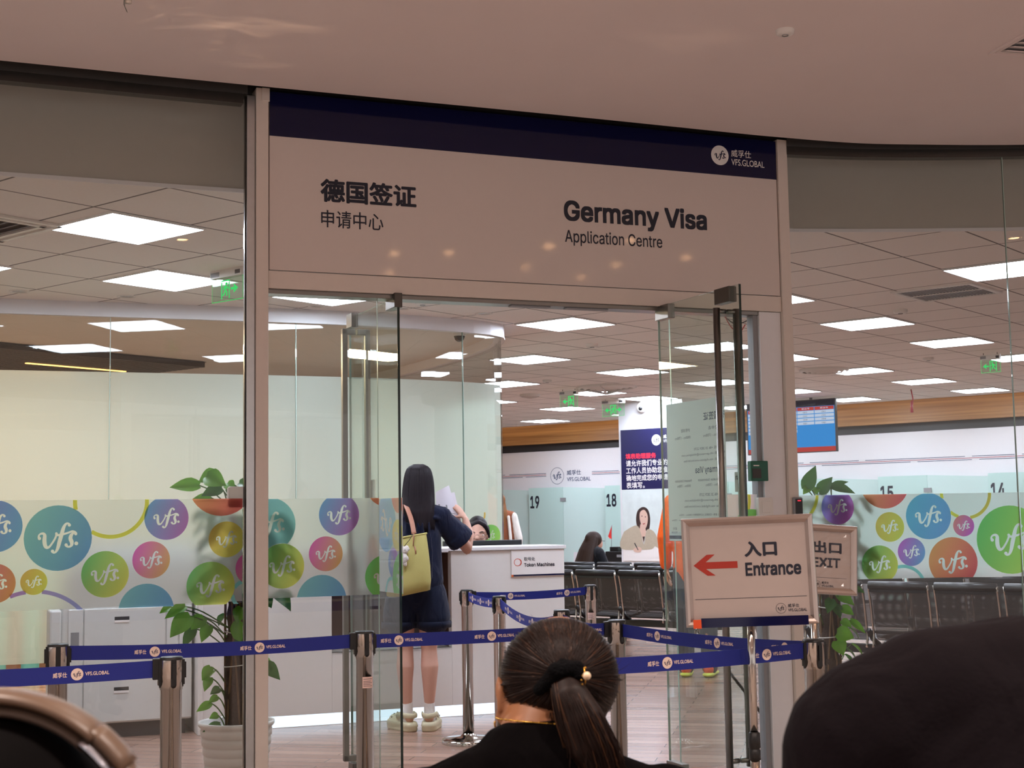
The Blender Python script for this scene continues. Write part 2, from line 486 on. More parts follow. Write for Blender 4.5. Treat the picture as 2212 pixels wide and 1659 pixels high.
front_line = [fa(-6, 0, 0), fa(2.82, 0, 0)] + [V((p.x, p.y, 0)) for p in RPs] + [V((9, 6.2, 0))]
b = MB(M_floor); n = len(front_line)
b.add(front_line + [V((p.x * 2.2, 34, 0)) for p in front_line], [(i, i + 1, n + i + 1, n + i) for i in range(n - 1)])
struct(b.build('floor'))
b = MB(M_hfloor)
b.add(front_line + [V((p.x * 1.5, -9, 0)) for p in front_line], [(i, n + i, n + i + 1, i + 1) for i in range(n - 1)])
struct(b.build('floor_hall'))

# ------------------------------------------------------------------ hall ceiling with its curved edge
edge = [fa(-6, .13, 0), fa(-.6, .14, 0), fa(1.4, .16, 0), fa(2.35, .155, 0)]
edge = [V((p.x, p.y)) for p in edge] + [V((1.44, 7.31)), V((1.87, 7.45)), V((2.26, 7.505)), V((2.81, 7.54)), V((3.6, 7.5)), V((9, 6.0))]
edge = smooth_path(edge, 6)
b = MB(M_hallc); n = len(edge)
lo = [V((p.x, p.y, 3.30)) for p in edge]; up = [V((p.x, p.y, 3.42)) for p in edge]; bk = [V((p.x * 1.5, -9, 3.30)) for p in edge]; bu = [V((p.x * 1.5, -9, 3.42)) for p in edge]
b.add(lo + bk, [(i, n + i, n + i + 1, i + 1) for i in range(n - 1)])
b.add(lo + up, [(i, i + 1, n + i + 1, n + i) for i in range(n - 1)])
b.add(up + bu, [(i, i + 1, n + i + 1, n + i) for i in range(n - 1)])
struct(b.build('ceiling_hall'))
b = MB(M_black)                                        # black sheet closing the gap above the shop front, shade put into its colour
fl = [fa(-6, -.2, 3.5), fa(2.8, -.2, 3.5)] + [V((p.x, p.y + .2, 3.5)) for p in RPs] + [V((9, 6.4, 3.5))]
nl = [V((p.x * .98, p.y - .9, 3.5)) for p in fl]; m_ = len(fl)
b.add(nl + fl, [(i, i + 1, m_ + i + 1, m_ + i) for i in range(m_ - 1)])
struct(b.build('ceiling_gap_shade'))

# ------------------------------------------------------------------ shop front frames
def fbox(b, t0, t1, d0, d1, z0, z1, m=None):          # d towards the hall
    return b.box(t0, t1, -d1, -d0, z0, z1, m, FM)
b = MB(M_cream); fbox(b, -.06, -.002, -.09, .012, 0, 3.335)
fbox(b, -.035, .002, .012, .02, 3.27, 3.335)
struct(b.build('trim_1', bevel=.003))
b = MB(M_alu); fbox(b, -.10, -.061, -.07, -.005, 0, 3.30); fbox(b, -.106, -.10, -.05, -.02, 0, 3.30, M_dsteel)
struct(b.build('trim_2', bevel=.003))
b = MB(M_cream); fbox(b, 2.764, 2.824, -.09, .012, 0, 3.335); struct(b.build('trim_3', bevel=.003))
b = MB(M_white); fbox(b, 2.63, 2.762, -.11, -.012, 0, 2.394); fbox(b, 2.60, 2.63, -.09, -.03, 0, 2.394, M_grey); struct(b.build('trim_4', bevel=.003))
b = MB(M_cream); fbox(b, 0, 2.762, -.12, 0, 2.396, 2.478); fbox(b, 0, 2.762, -.12, -.02, 2.375, 2.3955, M_steel)
fbox(b, 1.22, 1.43, -.075, -.03, 2.367, 2.375, M_grey); fbox(b, 1.52, 1.75, -.075, -.03, 2.367, 2.375, M_grey)
struct(b.build('trim_5', bevel=.002))
b = MB(M_dark); fbox(b, -6, -.10, -.10, .01, 3.30, 3.52); fbox(b, -6, -.118, -.06, .005, 3.255, 3.30, M_dsteel)
fbox(b, -.10, 2.83, -.14, -.02, 3.34, 3.55, M_black)  # black bar above the sign, the gap's shade given as colour
fbox(b, -6, -.12, -.06, .0, 0, .06, M_dsteel); struct(b.build('trim_6'))
b = MB(M_dark); N = len(RPs)
def rwall(b, s0, s1, o0, o1, z0, z1, m, k=24):
    S = [s0 + (s1 - s0) * i / k for i in range(k + 1)]
    q = []
    for s_ in S: q += [RF(s_, z0, o0), RF(s_, z1, o0), RF(s_, z1, o1), RF(s_, z0, o1)]
    F_ = []
    for i in range(k):
        for j in range(4): F_.append((i * 4 + j, i * 4 + (j + 1) % 4, i * 4 + 4 + (j + 1) % 4, i * 4 + 4 + j))
    F_ += [(0, 1, 2, 3), (4 * k + 3, 4 * k + 2, 4 * k + 1, 4 * k)]
    b.add(q, F_, m)
rwall(b, .03, 3.2, .01, -.10, 3.30, 3.52, M_dark); rwall(b, .03, 3.2, .005, -.06, 3.255, 3.30, M_dsteel); rwall(b, .03, 3.2, 0, -.06, 0, .06, M_dsteel)
struct(b.build('trim_7'))

# bulkhead behind the glass, office ceiling edge
b = MB(M_bulk)
bl = [fa(-6, -.28, 0), fa(2.9, -.28, 0)]; br_ = [V((1.60, 7.84, 0)), V((1.95, 7.875, 0)), V((2.25, 7.89, 0)), V((2.81, 7.905, 0)), V((3.6, 7.85, 0)), V((9, 6.7, 0))]
bl = [V((p.x, p.y, 0)) for p in bl]; bl[1] = V((1.45, 7.79, 0)); bl += br_; n = len(bl)
Z = lambda P, z: [V((p.x, p.y, z)) for p in P]
b.add(Z(bl, 2.9) + Z(bl, 3.5), [(i, i + 1, n + i + 1, n + i) for i in range(n - 1)])
b.add(Z(bl, 2.898) + Z([V((p.x, p.y - .012, 0)) for p in bl], 2.898) + Z([V((p.x, p.y - .012, 0)) for p in bl], 2.916) + Z(bl, 2.916),
      [(k_ * n + i, k_ * n + i + 1, (k_ + 1) * n + i + 1, (k_ + 1) * n + i) for k_ in range(3) for i in range(n - 1)], M_white)
struct(b.build('wall_front'))

# ------------------------------------------------------------------ office ceiling (local axes = grid of 0.6 m tiles)
A0, B0 = -5.0787, 10.975
def ceil_mat():
    t = NT('mineral_ceiling_tiles'); b = t.pr('#ece6de', .8)
    o = t.obj(); sx = t.n('ShaderNodeSeparateXYZ'); t.l(o, sx.inputs[0])
    def line(s_, off):
        x = t.math('ADD', s_, -off + 600.3); x = t.math('DIVIDE', x, .6); x = t.math('FRACT', x)
        x = t.math('SUBTRACT', x, .5); x = t.math('ABSOLUTE', x); return t.math('GREATER_THAN', x, .4885)
    g = t.math('MAXIMUM', line(sx.outputs[0], A0), line(sx.outputs[1], B0))
    nz = t.n('ShaderNodeTexNoise'); nz.inputs['Scale'].default_value = 60; t.l(o, nz.inputs[0])
    mx0 = t.n('ShaderNodeMix', data_type='RGBA'); mx0.inputs[6].default_value = (*lin('#efebe6'), 1); mx0.inputs[7].default_value = (*lin('#faf6f1'), 1); t.l(nz.outputs[0], mx0.inputs[0])
    mx = t.n('ShaderNodeMix', data_type='RGBA'); t.l(g, mx.inputs[0]); t.l(mx0.outputs[2], mx.inputs[6]); mx.inputs[7].default_value = (*lin('#6c6a66'), 1)
    t.l(mx.outputs[2], b.inputs['Base Color']); t.l(b.outputs[0], t.out.inputs[0]); return t.mat
M_tile = ceil_mat()
def to_uv(p): return (V((p.x, p.y, 0)).dot(OU), V((p.x, p.y, 0)).dot(OV))
b = MB(M_tile)
fr_ = [to_uv(p) for p in bl]
b.add([(q[0], q[1], 2.9) for q in fr_] + [(-24 + 40 * i / (len(fr_) - 1), 19.0, 2.9) for i in range(len(fr_))], [(len(fr_) + i, len(fr_) + i + 1, i + 1, i) for i in range(len(fr_) - 1)])
b.box(-24, 16, 18.97, 19.0, 2.9, 2.96, M_white); b.box(-24, 16, 18.97, 19.7, 3.1, 3.14, M_white)
struct(b.build('ceiling', rot=(0, 0, OA)))

# ------------------------------------------------------------------ far wall, cornice, stripes and shop name
M_corn = wood('oak_veneer', '#8a6238', '#b58a55', .45, .5, 26)
b = MB(M_corn); b.box(-24, 16, 19.3, 19.6, 2.6, 3.1); 
cor = struct(b.build('trim_8', rot=(0, 0, OA)))
b = MB(emis('cove_lamp', '#ffcf90', 3.5)); b.box(-24, 16, 19.02, 19.08, 2.98, 3.0); b.build('light_strip', cor)
b = MB(M_dark); b.box(-24, 16, 19.45, 19.6, 2.474, 2.6); struct(b.build('trim_9', rot=(0, 0, OA)))
b = MB(M_white); b.box(-24, 16, 19.4, 19.6, 0, 2.474); wb = struct(b.build('wall_back', rot=(0, 0, OA)))
M_red = mat('red_print', '#a8323c', .5, var=0)
WF = frame((0, 19.4, 0), (1, 0, 0), (0, 0, 1))
b = MB(M_inkb, M_red)
def stripes(u0, u1, segs):
    for z, m, cuts in ((2.088, M_inkb, segs[0]), (2.064, M_red, []), (2.04, M_inkb, segs[1])):
        x = u0
        for c0, c1 in cuts + [(u1, u1)]:
            if c0 > x: b.rect(x, c0, z - .004, z + .004, WF, m, .003)
            x = c1
stripes(-18, -15.03, ([(-15.95, -15.85)], [(-15.55, -15.48)]))
stripes(-14.05, -3, ([(-13.5, -13.42), (-10.1, -10.0), (-9.2, -9.1), (-7.6, -7.5), (-6.9, -6.8)], [(-12.6, -12.5), (-9.9, -9.8), (-8.4, -8.3), (-7.5, -7.4)]))
b.build('stripe_decor', wb)
b = MB(M_inkb)
b.ring(-14.79, 2.04, .138, .145, WF, M_inkb, .003); vfs(b, WF, -14.79, 2.04, .155, M_inkb, .003)
text(b, '威孚仕', WF, -14.58, 2.045, .30, .085, M_inkb, .003, bold=.012, stamps=4)
text(b, 'VFS.GLOBAL', WF, -14.58, 1.94, .50, .068, M_inkb, .003, bold=.012, stamps=4)
b.build('shop_name', wb)
b = MB(M_white)                                        # side walls that close the office
b.add([V((-5.6, 4.2, 0)), V((-12, 30, 0)), V((-12, 30, 3.5)), V((-5.6, 4.2, 3.5))], [(0, 1, 2, 3)]); struct(b.build('wall_left'))
b = MB(M_white); b.add([V((9, 6.2, 0)), V((14, 18, 0)), V((14, 18, 3.5)), V((9, 6.2, 3.5))], [(3, 2, 1, 0)]); struct(b.build('wall_right'))

# ------------------------------------------------------------------ printed circles on the glass film
TEAL = ('#6fb0b4', '#4e86b8'); BLUP = ('#5a94c8', '#a25aa8'); PURB = ('#6d74c2', '#5a9ad0'); ORYE = ('#e0a040', '#d9cf46'); PIOR = ('#d85f80', '#e0853f')
GRYE = ('#4ea352', '#d4d24a'); MAOR = ('#cf4aa6', '#e39a4c'); ORRE = ('#de8a48', '#cf4450'); BLUE = ('#55a6de', '#5b8fd0'); MAGO = ('#e07a70', '#b445b4'); PUBL = ('#b65ac0', '#5a96d6'); GREEN = ('#58b04e', '#8fc44a')
YEL = ('#d8cf3a', '#d8cf3a'); TEA = ('#7cc4c4', '#7cc4c4'); PUR = ('#b05ab4', '#7d94cc'); YOR = ('#d8d23a', '#e8b440')
def circle(b, fr, c, cols, rc, off, n=40, rx=None, letter=None, mirror=False, over=()):
    """a printed disc with a colour run; the script lettering is left unprinted"""
    cx, cz, r = c; rx = rx or r
    c0, c1 = [V([min(.97, .12 + 1.5 * q) for q in lin(x)]) for x in cols]
    pts = clip([(cx + rx * math.cos(2 * math.pi * k / n), cz + r * math.sin(2 * math.pi * k / n)) for k in range(n)], *rc)
    if len(pts) < 3: return
    def tone(x, y): return c0.lerp(c1, min(1, max(0, .5 + .42 * (x - cx) / rx - .18 * (y - cz) / r)))
    if not letter and not over:
        b.poly(pts, fr, None, off, [tone(*p) for p in pts]); return
    from mathutils.geometry import delaunay_2d_cdt
    ol = (vfs_outlines(cx, cz, r, 3, mirror) if letter else []) + [[(o_[0] + o_[2] * 1.02 * math.cos(2 * math.pi * (i + .5) / 40), o_[1] + o_[2] * 1.02 * math.sin(2 * math.pi * (i + .5) / 40)) for i in range(40)] for o_ in over]; vs_ = []; ed = []
    for L in [pts] + ol:
        n0 = len(vs_); vs_ += [V(p) for p in L]; ed += [(n0 + i, n0 + (i + 1) % len(L)) for i in range(len(L))]
    v2, _, f2, *_r = delaunay_2d_cdt(vs_, ed, [], 0, 1e-6)
    def wind(L, x, y):
        w_ = 0
        for i in range(len(L)):
            (xa, ya), (xb, yb) = L[i - 1], L[i]
            if (ya <= y) != (yb <= y) and xa + (y - ya) / (yb - ya) * (xb - xa) > x: w_ += 1 if yb > ya else -1
        return w_
    box_ = [(min(p[0] for p in L), max(p[0] for p in L), min(p[1] for p in L), max(p[1] for p in L)) for L in ol]
    fs_ = []
    for f in f2:
        x = sum(v2[i].x for i in f) / len(f); y = sum(v2[i].y for i in f) / len(f)
        if not wind(pts, x, y): continue
        if any(q[0] <= x <= q[1] and q[2] <= y <= q[3] and wind(L, x, y) for L, q in zip(ol, box_)): continue
        fs_.append(tuple(f))
    b.add([fr(p.x, p.y, off) for p in v2], fs_, None, False, [tone(p.x, p.y) for p in v2])
def arc(b, fr, cx, cz, r, wd, cols, rc, off, a0=0, a1=360, n=200, under=()):
    c0, c1 = [V([min(.97, .12 + 1.5 * q) for q in lin(x)]) for x in cols]
    for k in range(n):
        a, d = [R(a0 + (a1 - a0) * (k + q) / n) for q in (0, 1)]
        mx_, mz_ = cx + r * math.cos((a + d) / 2), cz + r * math.sin((a + d) / 2)
        if any(math.hypot(mx_ - u_[0], mz_ - u_[1]) < u_[2] for u_ in under): continue
        pts = clip([(cx + (r - wd / 2) * math.cos(a), cz + (r - wd / 2) * math.sin(a)), (cx + (r + wd / 2) * math.cos(a), cz + (r + wd / 2) * math.sin(a)),
                    (cx + (r + wd / 2) * math.cos(d), cz + (r + wd / 2) * math.sin(d)), (cx + (r - wd / 2) * math.cos(d), cz + (r - wd / 2) * math.sin(d))], *rc)
        if len(pts) > 2: b.poly(pts, fr, None, off, [c0.lerp(c1, (math.cos(a) + 1) / 2)] * len(pts))
def sticker_film(parent, fr, rect_pts, rc, circles, arcs=(), mirror=False, strip=None, base=-.0015, door=False):
    """film part with its printed circles and white lettering"""
    b = MB(M_film2 if door else M_film)
    if strip:
        x0, x1, z0, z1, k = strip
        for i in range(k):
            xa = x0 + (x1 - x0) * i / k; xb = x0 + (x1 - x0) * (i + 1) / k
            b.rect(xa, xb, z0, z1, fr, None, base)
    else: b.poly(rect_pts, fr, None, base)
    fo = b.build('frosted_film', parent, world=True)
    b = MB(M_print2 if door else M_print)
    for a in arcs: arc(b, fr, *a, rc, .0005, under=[c[0] for c in circles])
    for i, (c, cols, lt) in enumerate(circles): circle(b, fr, c, cols, rc, .0015 + .0001 * i, letter=lt, mirror=mirror, over=[q[0] for q in circles[i + 1:] if math.hypot(q[0][0] - c[0], q[0][1] - c[1]) < q[0][2] + c[2]])
    b.build('printed_circles', fo, world=True)
    return fo

# window_1: large pane left of the entrance
b = MB(M_glass); fbox(b, -6, -.112, -.022, -.010, .06, 3.258); w1 = struct(b.build('window_1'))
rc = (-2.2, -.117, .960, 1.43)
sticker_film(w1, ffr(.0 - .006), [(-2.2, .955), (-.117, .971), (-.117, 1.428), (-2.2, 1.436)], rc,
    [((-1.165, 1.322, .110), PURB, 1), ((-.910, 1.268, .140), TEAL, 1), ((-.453, 1.347, .096), BLUP, 1), ((-1.006, 1.084, .055), ORYE, 1), ((-1.162, 1.082, .083), PIOR, 1),
     ((-.713, 1.108, .100), GRYE, 1), ((-.518, 1.165, .081), MAOR, 1), ((-.537, .943, .119), TEAL, 0), ((-.212, 1.502, .149), ORRE, 0), ((-.188, 1.248, .080), ORYE, 1), ((-.258, 1.043, .107), GRYE, 1), ((-.073, 1.116, .075), MAOR, 0)],
    [(-.690, 1.421, .152, .017, YEL, ), (-1.005, .782, .261, .017, PUR), (-.10, 1.00, .06, .017, TEA)])
# window_2: fixed pane left of the door
b = MB(M_glass); fbox(b, 0, .533, -.055, -.043, .01, 2.376); fbox(b, .533, .5345, -.055, -.043, .01, 2.376, M_gedgel); w2 = struct(b.build('window_2'))
rc = (.002, .533, .977, 1.427)
sticker_film(w2, ffr(-.039), [(.002, .977), (.533, .977), (.533, 1.427), (.002, 1.427)], rc,
    [((.011, 1.311, .123), ('#6aa8b4', '#78b8ba'), 1), ((.072, 1.121, .102), GRYE, 1), ((.340, 1.351, .096), BLUP, 1), ((.276, 1.172, .080), MAOR, 1), ((.256, .959, .117), TEAL, 0), ((.571, 1.488, .102), ORRE, 0), ((.567, 1.057, .104), GREEN, 1)])
# window_3: fixed pane right of the door
b = MB(M_glass); fbox(b, 2.11, 2.60, -.055, -.043, .05, 2.376); fbox(b, 2.109, 2.1095, -.055, -.043, .05, 2.376, M_gedgel); w3 = struct(b.build('window_3'))
sticker_film(w3, ffr(-.039), [(2.30, .977), (2.60, .977), (2.60, 1.427), (2.30, 1.427)], (2.30, 2.60, .977, 1.427), [((2.56, 1.235, .115), GREEN, 1)], [(2.38, 1.40, .17, .017, YEL)], door=True)
# window_4 and window_5: curved panes on the right
for k, (s0, s1) in enumerate(((.03, 1.247), (1.252, 2.9))):
    b = MB(M_glass); rwall(b, s0, s1, -.012, -.024, .06, 3.258, M_glass, 20)
    w4 = struct(b.build('window_%d' % (4 + k)))
    b = MB(M_gedgel); rwall(b, s1, s1 + .004, -.011, -.025, .06, 3.258, M_gedgel, 1); b.build('seal', w4)
    circ = [((.253, 1.353, .092), PURB[::-1] and ('#6a78cc', '#b052b0'), 1), ((.520, 1.477, .135), ORRE, 0), ((.541, 1.244, .079), ('#e8b048', '#d2d44a'), 1), ((.755, 1.298, .123), BLUE, 1), ((.944, 1.244, .057), MAGO, 1),
            ((.654, 1.110, .075), PUBL, 1), ((.477, 1.047, .100), GRYE, 1), ((.878, 1.052, .132), ORRE, 1), ((1.193, 1.166, .182), ('#56b056', '#a8cc4a'), 1)]
    sticker_film(w4, rfr(-.008), None, (s0 + .002, min(s1, 1.9), .970, 1.418), circ, [(.962, 1.416, .130, .017, YOR), (.606, .920, .114, .017, TEA), (-.017, 1.426, .156, .017, YEL)], strip=(s0 + .002, min(s1, 1.9), .970, 1.418, 14))

# ------------------------------------------------------------------ the two glass door leaves
def leaf(nm, t, ang, sg, ztop, label):
    a = R(ang); d = (FN * sg * math.sin(a) + FE * math.cos(a)).normalized(); p = fa(t, -.02, 0)
    n_ = d.cross(V((0, 0, 1)))
    def bx(b, s0, s1, o0, o1, z0, z1, m=None):
        M = Matrix((d, -n_, V((0, 0, 1)))).transposed().to_4x4(); M.translation = p
        return b.box(s0, s1, -o1, -o0, z0, z1, m, M)
    b = MB(M_glassd); bx(b, -.03, .73, -.006, .006, .04, ztop)
    e0, e1 = (-.031, -.03), (.73, .731)
    bx(b, *e0, -.006, .006, .04, ztop, M_gedge if sg < 0 else M_gedgel); bx(b, *e1, -.006, .006, .04, ztop, M_gedge if sg > 0 else M_gedgel)
    o = struct(b.build(nm)); o['label'] = label
    return o, bx, frame(p, d, (0, 0, 1)), p, d, n_
dl, bx, lf, p_, d_, n_ = leaf('door_1', .62, 92, -1, 2.382, 'clear glass door leaf swung into the office')
b = MB(M_dsteel); bx(b, -.035, .10, -.02, .02, 2.33, 2.40); bx(b, -.035, .10, -.02, .02, .01, .09); b.build('pivot_fitting', dl, bevel=.003)
b = MB(M_dsteel); bx(b, .645, .74, -.018, .018, 2.325, 2.40); bx(b, .665, .74, -.018, .018, .03, .10); b.build('lock_fitting', dl, bevel=.003)
b = MB(M_steel)
for sgn in (-1, 1):
    o0, o1 = sorted((sgn * .048, sgn * .075)); bx(b, .62, .65, o0, o1, .12, 2.31)
    for z in (.12, 2.28): 
        q0, q1 = sorted((sgn * .006, sgn * .075)); bx(b, .62, .65, q0, q1, z, z + .03)
b.build('handle', dl, bevel=.003)
b = MB(M_whitep); bx(b, .57, .63, .0765, .080, 1.43, 1.53)
lf2 = frame(p_ + n_ * .0802, d_, (0, 0, 1))
text(b, 'Pull', lf2, .583, 1.485, .034, .02, M_ink, .001, .016, INTER, mirror=True); text(b, '拉', lf2, .59, 1.445, .02, .022, M_ink, .001, .02, mirror=True)
b.build('pull_plate', dl)
sticker_film(dl, frame(p_ + n_ * .008, d_, (0, 0, 1)), [(-.03, .977), (.73, .977), (.73, 1.427), (-.03, 1.427)], (-.03, .73, .977, 1.427),
    [((.20, 1.31, .14), BLUE, 1), ((.02, 1.455, .10), ORRE, 0), ((.035, 1.25, .075), ('#d9cf46', '#e0a040'), 1), ((.10, 1.12, .072), PUBL, 1), ((-.02, 1.04, .13), ('#8fc44a', '#58b04e'), 1), ((.46, 1.12, .13), ORRE, 1)], [(.13, .97, .075, .017, TEA)], base=.005, door=True)
dr, bx, rf, p_, d_, n_ = leaf('door_2', 2.05, 88, 1, 2.40, 'clear glass door leaf swung out towards the hall, with a white notice')
b = MB(M_steel); bx(b, -.035, .10, -.02, .02, 2.325, 2.40); bx(b, -.035, .12, -.02, .02, .01, .10); b.build('pivot_fitting', dr, bevel=.003)
b = MB(M_dsteel); bx(b, .54, .67, -.022, .022, 2.325, 2.40); bx(b, .58, .70, -.02, .02, .03, .10); b.build('lock_fitting', dr, bevel=.003)
b = MB(M_steel)
for sgn in (-1, 1):
    c0 = p_ + d_ * .61 + n_ * sgn * .055
    b.tube([c0 + V((0, 0, .16)), c0 + V((0, 0, 2.30))], .017, None, 16)
    for z in (.19, 2.285): b.tube([p_ + d_ * .61 + n_ * sgn * .006 + V((0, 0, z)), c0 + V((0, 0, z))], .012, None, 10)
b.build('handle', dr)
b = MB(M_whitep); bx(b, .525, .60, -.078, -.073, 1.43, 1.525)
lf2 = frame(p_ + n_ * -.0728, d_, (0, 0, 1)); text(b, 'Push', lf2, .535, 1.487, .055, .025, M_ink, .001, .016, INTER, mirror=True); text(b, '推', lf2, .552, 1.445, .026, .028, M_ink, .001, .02, mirror=True)
b.build('push_plate', dr)
M_paper = film('notice_sheet', '#e6efec', .62, .03, .5)
nf = frame(p_ + n_ * -.008, d_, (0, 0, 1))
b = MB(M_paper); b.rect(.007, .557, 1.195, 1.888, nf); b.rect(.007, .557, 1.205, 1.222, nf, M_navy, .0006)
nt = b.build('notice', dr, world=True); nt['label'] = 'white notice sheet with mirrored opening hours'
b = MB(M_inkb); T = lambda s, x, z, w_, h, bo=0., fo=None: text(b, s, nf, x, z, w_, h, M_inkb, .001, bo, fo, mirror=True, stamps=4, res=2)
T('德国签证', .365, 1.783, .19, .040, .02); T('递交申请', .41, 1.735, .11, .018); T('护照领取', .15, 1.735, .085, .018); T('0900hrs - 1700hrs', .36, 1.702, .17, .014); T('0900hrs - 1700hrs', .09, 1.702, .15, .014)
T('咨询热线: +86 20 2829 2270', .27, 1.640, .28, .016); T('电子邮箱: info.germancn@vfshelpline.com', .15, 1.612, .40, .016); T('官方网站: visa.vfsglobal.com/chn/zh/deu', .17, 1.583, .38, .016)
T('Germany Visa', .278, 1.520, .25, .040, .016, INTER); T('Application Submission', .30, 1.485, .22, .015, .008, INTER); T('Passport Collection', .08, 1.485, .16, .015, .008, INTER)
T('0900hrs - 1700hrs', .37, 1.462, .14, .013); T('0900hrs - 1700hrs', .10, 1.462, .13, .013)
T('Call: +86 20 2829 2270', .31, 1.415, .22, .014); T('Email: info.germancn@vfshelpline.com', .17, 1.387, .37, .015); T('Website: visa.vfsglobal.com/chn/en/deu', .165, 1.357, .38, .015)
T('办公时间: 星期一至星期五 (公共假期除外) 0900hrs - 1700hrs', .11, 1.318, .43, .012); T('Business Hours: Monday - Friday (Except Public Holidays) 0900hrs - 1700hrs', .04, 1.292, .50, .011)
T('威孚仕', .046, 1.250, .04, .014); T('VFS.GLOBAL', .03, 1.233, .06, .010)
b.build('notice_text', nt, world=True)

# ------------------------------------------------------------------ sign above the entrance
sg = thing('fascia_sign', 'wide glossy white sign board above the entrance with a navy band on top', 'sign', PL, FR_)
b = MB(M_sign); b.box(.004, 2.758, 0, .07, 2.482, 3.325); b.build('board', sg, bevel=.002)
b = MB(M_navy); b.box(.004, 2.758, -.002, 0, 3.114, 3.324); b.build('header_band', sg)
b = MB(M_whitep); b.disc(2.411, 3.219, .053, XZ, M_whitep, .0026, 40); vfs(b, XZ, 2.413, 3.219, .057, M_navy, .0034, 5)
text(b, '威孚仕', XZ, 2.480, 3.217, .122, .040, M_whitep, .003, bold=.003, stamps=4, res=5); text(b, 'VFS.GLOBAL', XZ, 2.480, 3.172, .203, .034, M_whitep, .003, bold=.004, stamps=6, res=6)
b.build('logo', sg)
b = MB(M_ink); text(b, '德国签证', XZ, .246, 2.818, .474, .112, M_ink, .001, bold=.034, stamps=10, res=5); text(b, '申请中心', XZ, .249, 2.697, .304, .083, M_ink, .001, bold=.008, stamps=6, res=5)
b.build('chinese_lettering', sg)
b = MB(M_ink); text(b, 'Germany Visa', XZ, 1.499, 2.783, .823, .134, M_ink, .001, bold=.027, font=INTER, stamps=12, res=6); text(b, 'Application Centre', XZ, 1.503, 2.684, .551, .080, M_ink, .001, bold=.008, font=INTER, stamps=8, res=5)
b.build('english_lettering', sg)
# ------------------------------------------------------------------ ceiling lamps of the office
M_panel = emis('led_panel', '#e6eeff', PANEL)
M_lframe = mat('lamp_frame', '#f0f0ee', .4, var=0)
def make_panel():
    r = thing('ceiling_light', 'x', 'ceiling light', (0, 0, 0), OA, 'square office ceiling lights')
    b = MB(M_lframe); 
    for x0, x1, y0, y1 in ((-.298, .298, -.298, -.288), (-.298, .298, .288, .298), (-.298, -.288, -.288, .288), (.288, .298, -.288, .288)): b.box(x0, x1, y0, y1, -.012, 0)
    b.build('frame', r)
    b = MB(M_panel); b.box(-.288, .288, -.288, .288, -.008, -.002); b.build('diffuser', r)
    return r
PN = {(0, 0): 'square ceiling light in the open office, nearest the right edge of the entrance frame', (0, 1): 'square ceiling light near the right glass pane, between two other lit panels', (0, 2): 'square ceiling light cut by the right edge of the view',
      (-1, -1): 'square ceiling light over the end of the reception counter, largest seen through the open doorway', (-1, 1): 'square ceiling light partly hidden behind the cream right post', (-1, 2): 'square ceiling light behind the glass with an air vent beside it', (-1, 3): 'square ceiling light above the counters right of the hanging screen',
      (-1, 4): 'square ceiling light farthest right, close to the oak cornice', (-2, 0): 'square ceiling light just right of the curved frosted room', (-2, 1): 'square ceiling light left of the open right door leaf, third row back', (-2, 2): 'square ceiling light seen through the glass of the right door leaf',
      (-2, 3): 'square ceiling light cut off by the right door post', (-2, 4): 'square ceiling light directly above the hanging screen', (-3, 1): 'square ceiling light half hidden by the top of the curved glass corner', (-3, 2): 'square ceiling light under the cross-shaped air diffuser',
      (-3, 4): 'square ceiling light between the door handle and the hanging screen', (-4, 2): 'square ceiling light peeking out beside the curved glass, fourth row back', (-4, 3): 'square ceiling light between the two hanging exit signs', (-4, 4): 'square ceiling light behind the white pillar', (-5, 4): 'square ceiling light nearest the oak cornice on the left',
      (0, -1): 'square ceiling light cut by the lintel beside the right post', (1, -1): 'square ceiling light large at the right edge behind the glass seam', (0, -3): 'square ceiling light behind the sign board near the entrance', (0, -2): 'square ceiling light behind the sign board over the doorway', (-5, 3): 'square ceiling light hidden behind the curved frosted wall'}
spots = [(A0 + 1.8 * i, B0 + 1.8 * j, l) for (i, j), l in PN.items()]
spots += [(A0 + .6 * i, B0 + .6 * j, l) for i, j, l in ((-2, -10.82, 'largest square ceiling light behind the left pane'), (-3.95, -8.9, 'square ceiling light beside the green exit sign behind the left pane'), (-4.9, -10.95, 'square ceiling light cut by the left edge of the view'), (-3.5, -6.9, 'square ceiling light above the left door leaf, cut by the lintel'),
          (-9, 8, 'square ceiling light above the white pillar and its camera'), (-2.9, .8, 'square ceiling light seen through the right door leaf, nearest its top'))]
proto = None
for u_, v_, l in spots:
    o = proto = make_panel() if proto is None else proto
    if o.get('used'): o = copy_tree(proto)
    proto['used'] = 1
    o.location = guv(u_, v_, 2.8995); o['label'] = l
for o in [x for x in COL.objects if 'used' in x]: del o['used']

# smoke detectors, downlights, diffusers
M_plast = mat('white_plastic', '#e6e4df', .45, var=0)
def puck(name, label, cat, p, r, h, group=None):
    o = thing(name, label, cat, p, 0, group)
    b = MB(M_plast); b.lathe([(0, -h), (r * .75, -h), (r * .95, -h * .75), (r, -h * .2), (r, 0)], None, 28); b.build('housing', o)
    b = MB(M_grey); b.lathe([(r * .3, -h - .003), (r * .36, -h - .003), (r * .36, -h)], None, 20); b.build('sensor_ring', o)
    return o
puck('smoke_detector', 'round white detector on the hall ceiling above the sign', 'smoke detector', (1.144, 5.648, 3.30), .038, .022)
for x, y, l in ((.739, 12.856, 'smoke detector on the office ceiling behind the large central panel'), (.405, 16.18, 'tiny smoke detector farther back above the token counter'), (3.05, 10.977, 'smoke detector below the vent grille behind the right pane'), (-.638, 10.146, 'smoke detector just right of the left door leaf'), (4.287, 14.473, 'smoke detector between lit panels behind the right pane')):
    puck('smoke_detector', l, 'smoke detector', (x, y, 2.90), .055, .03, 'office smoke detectors')
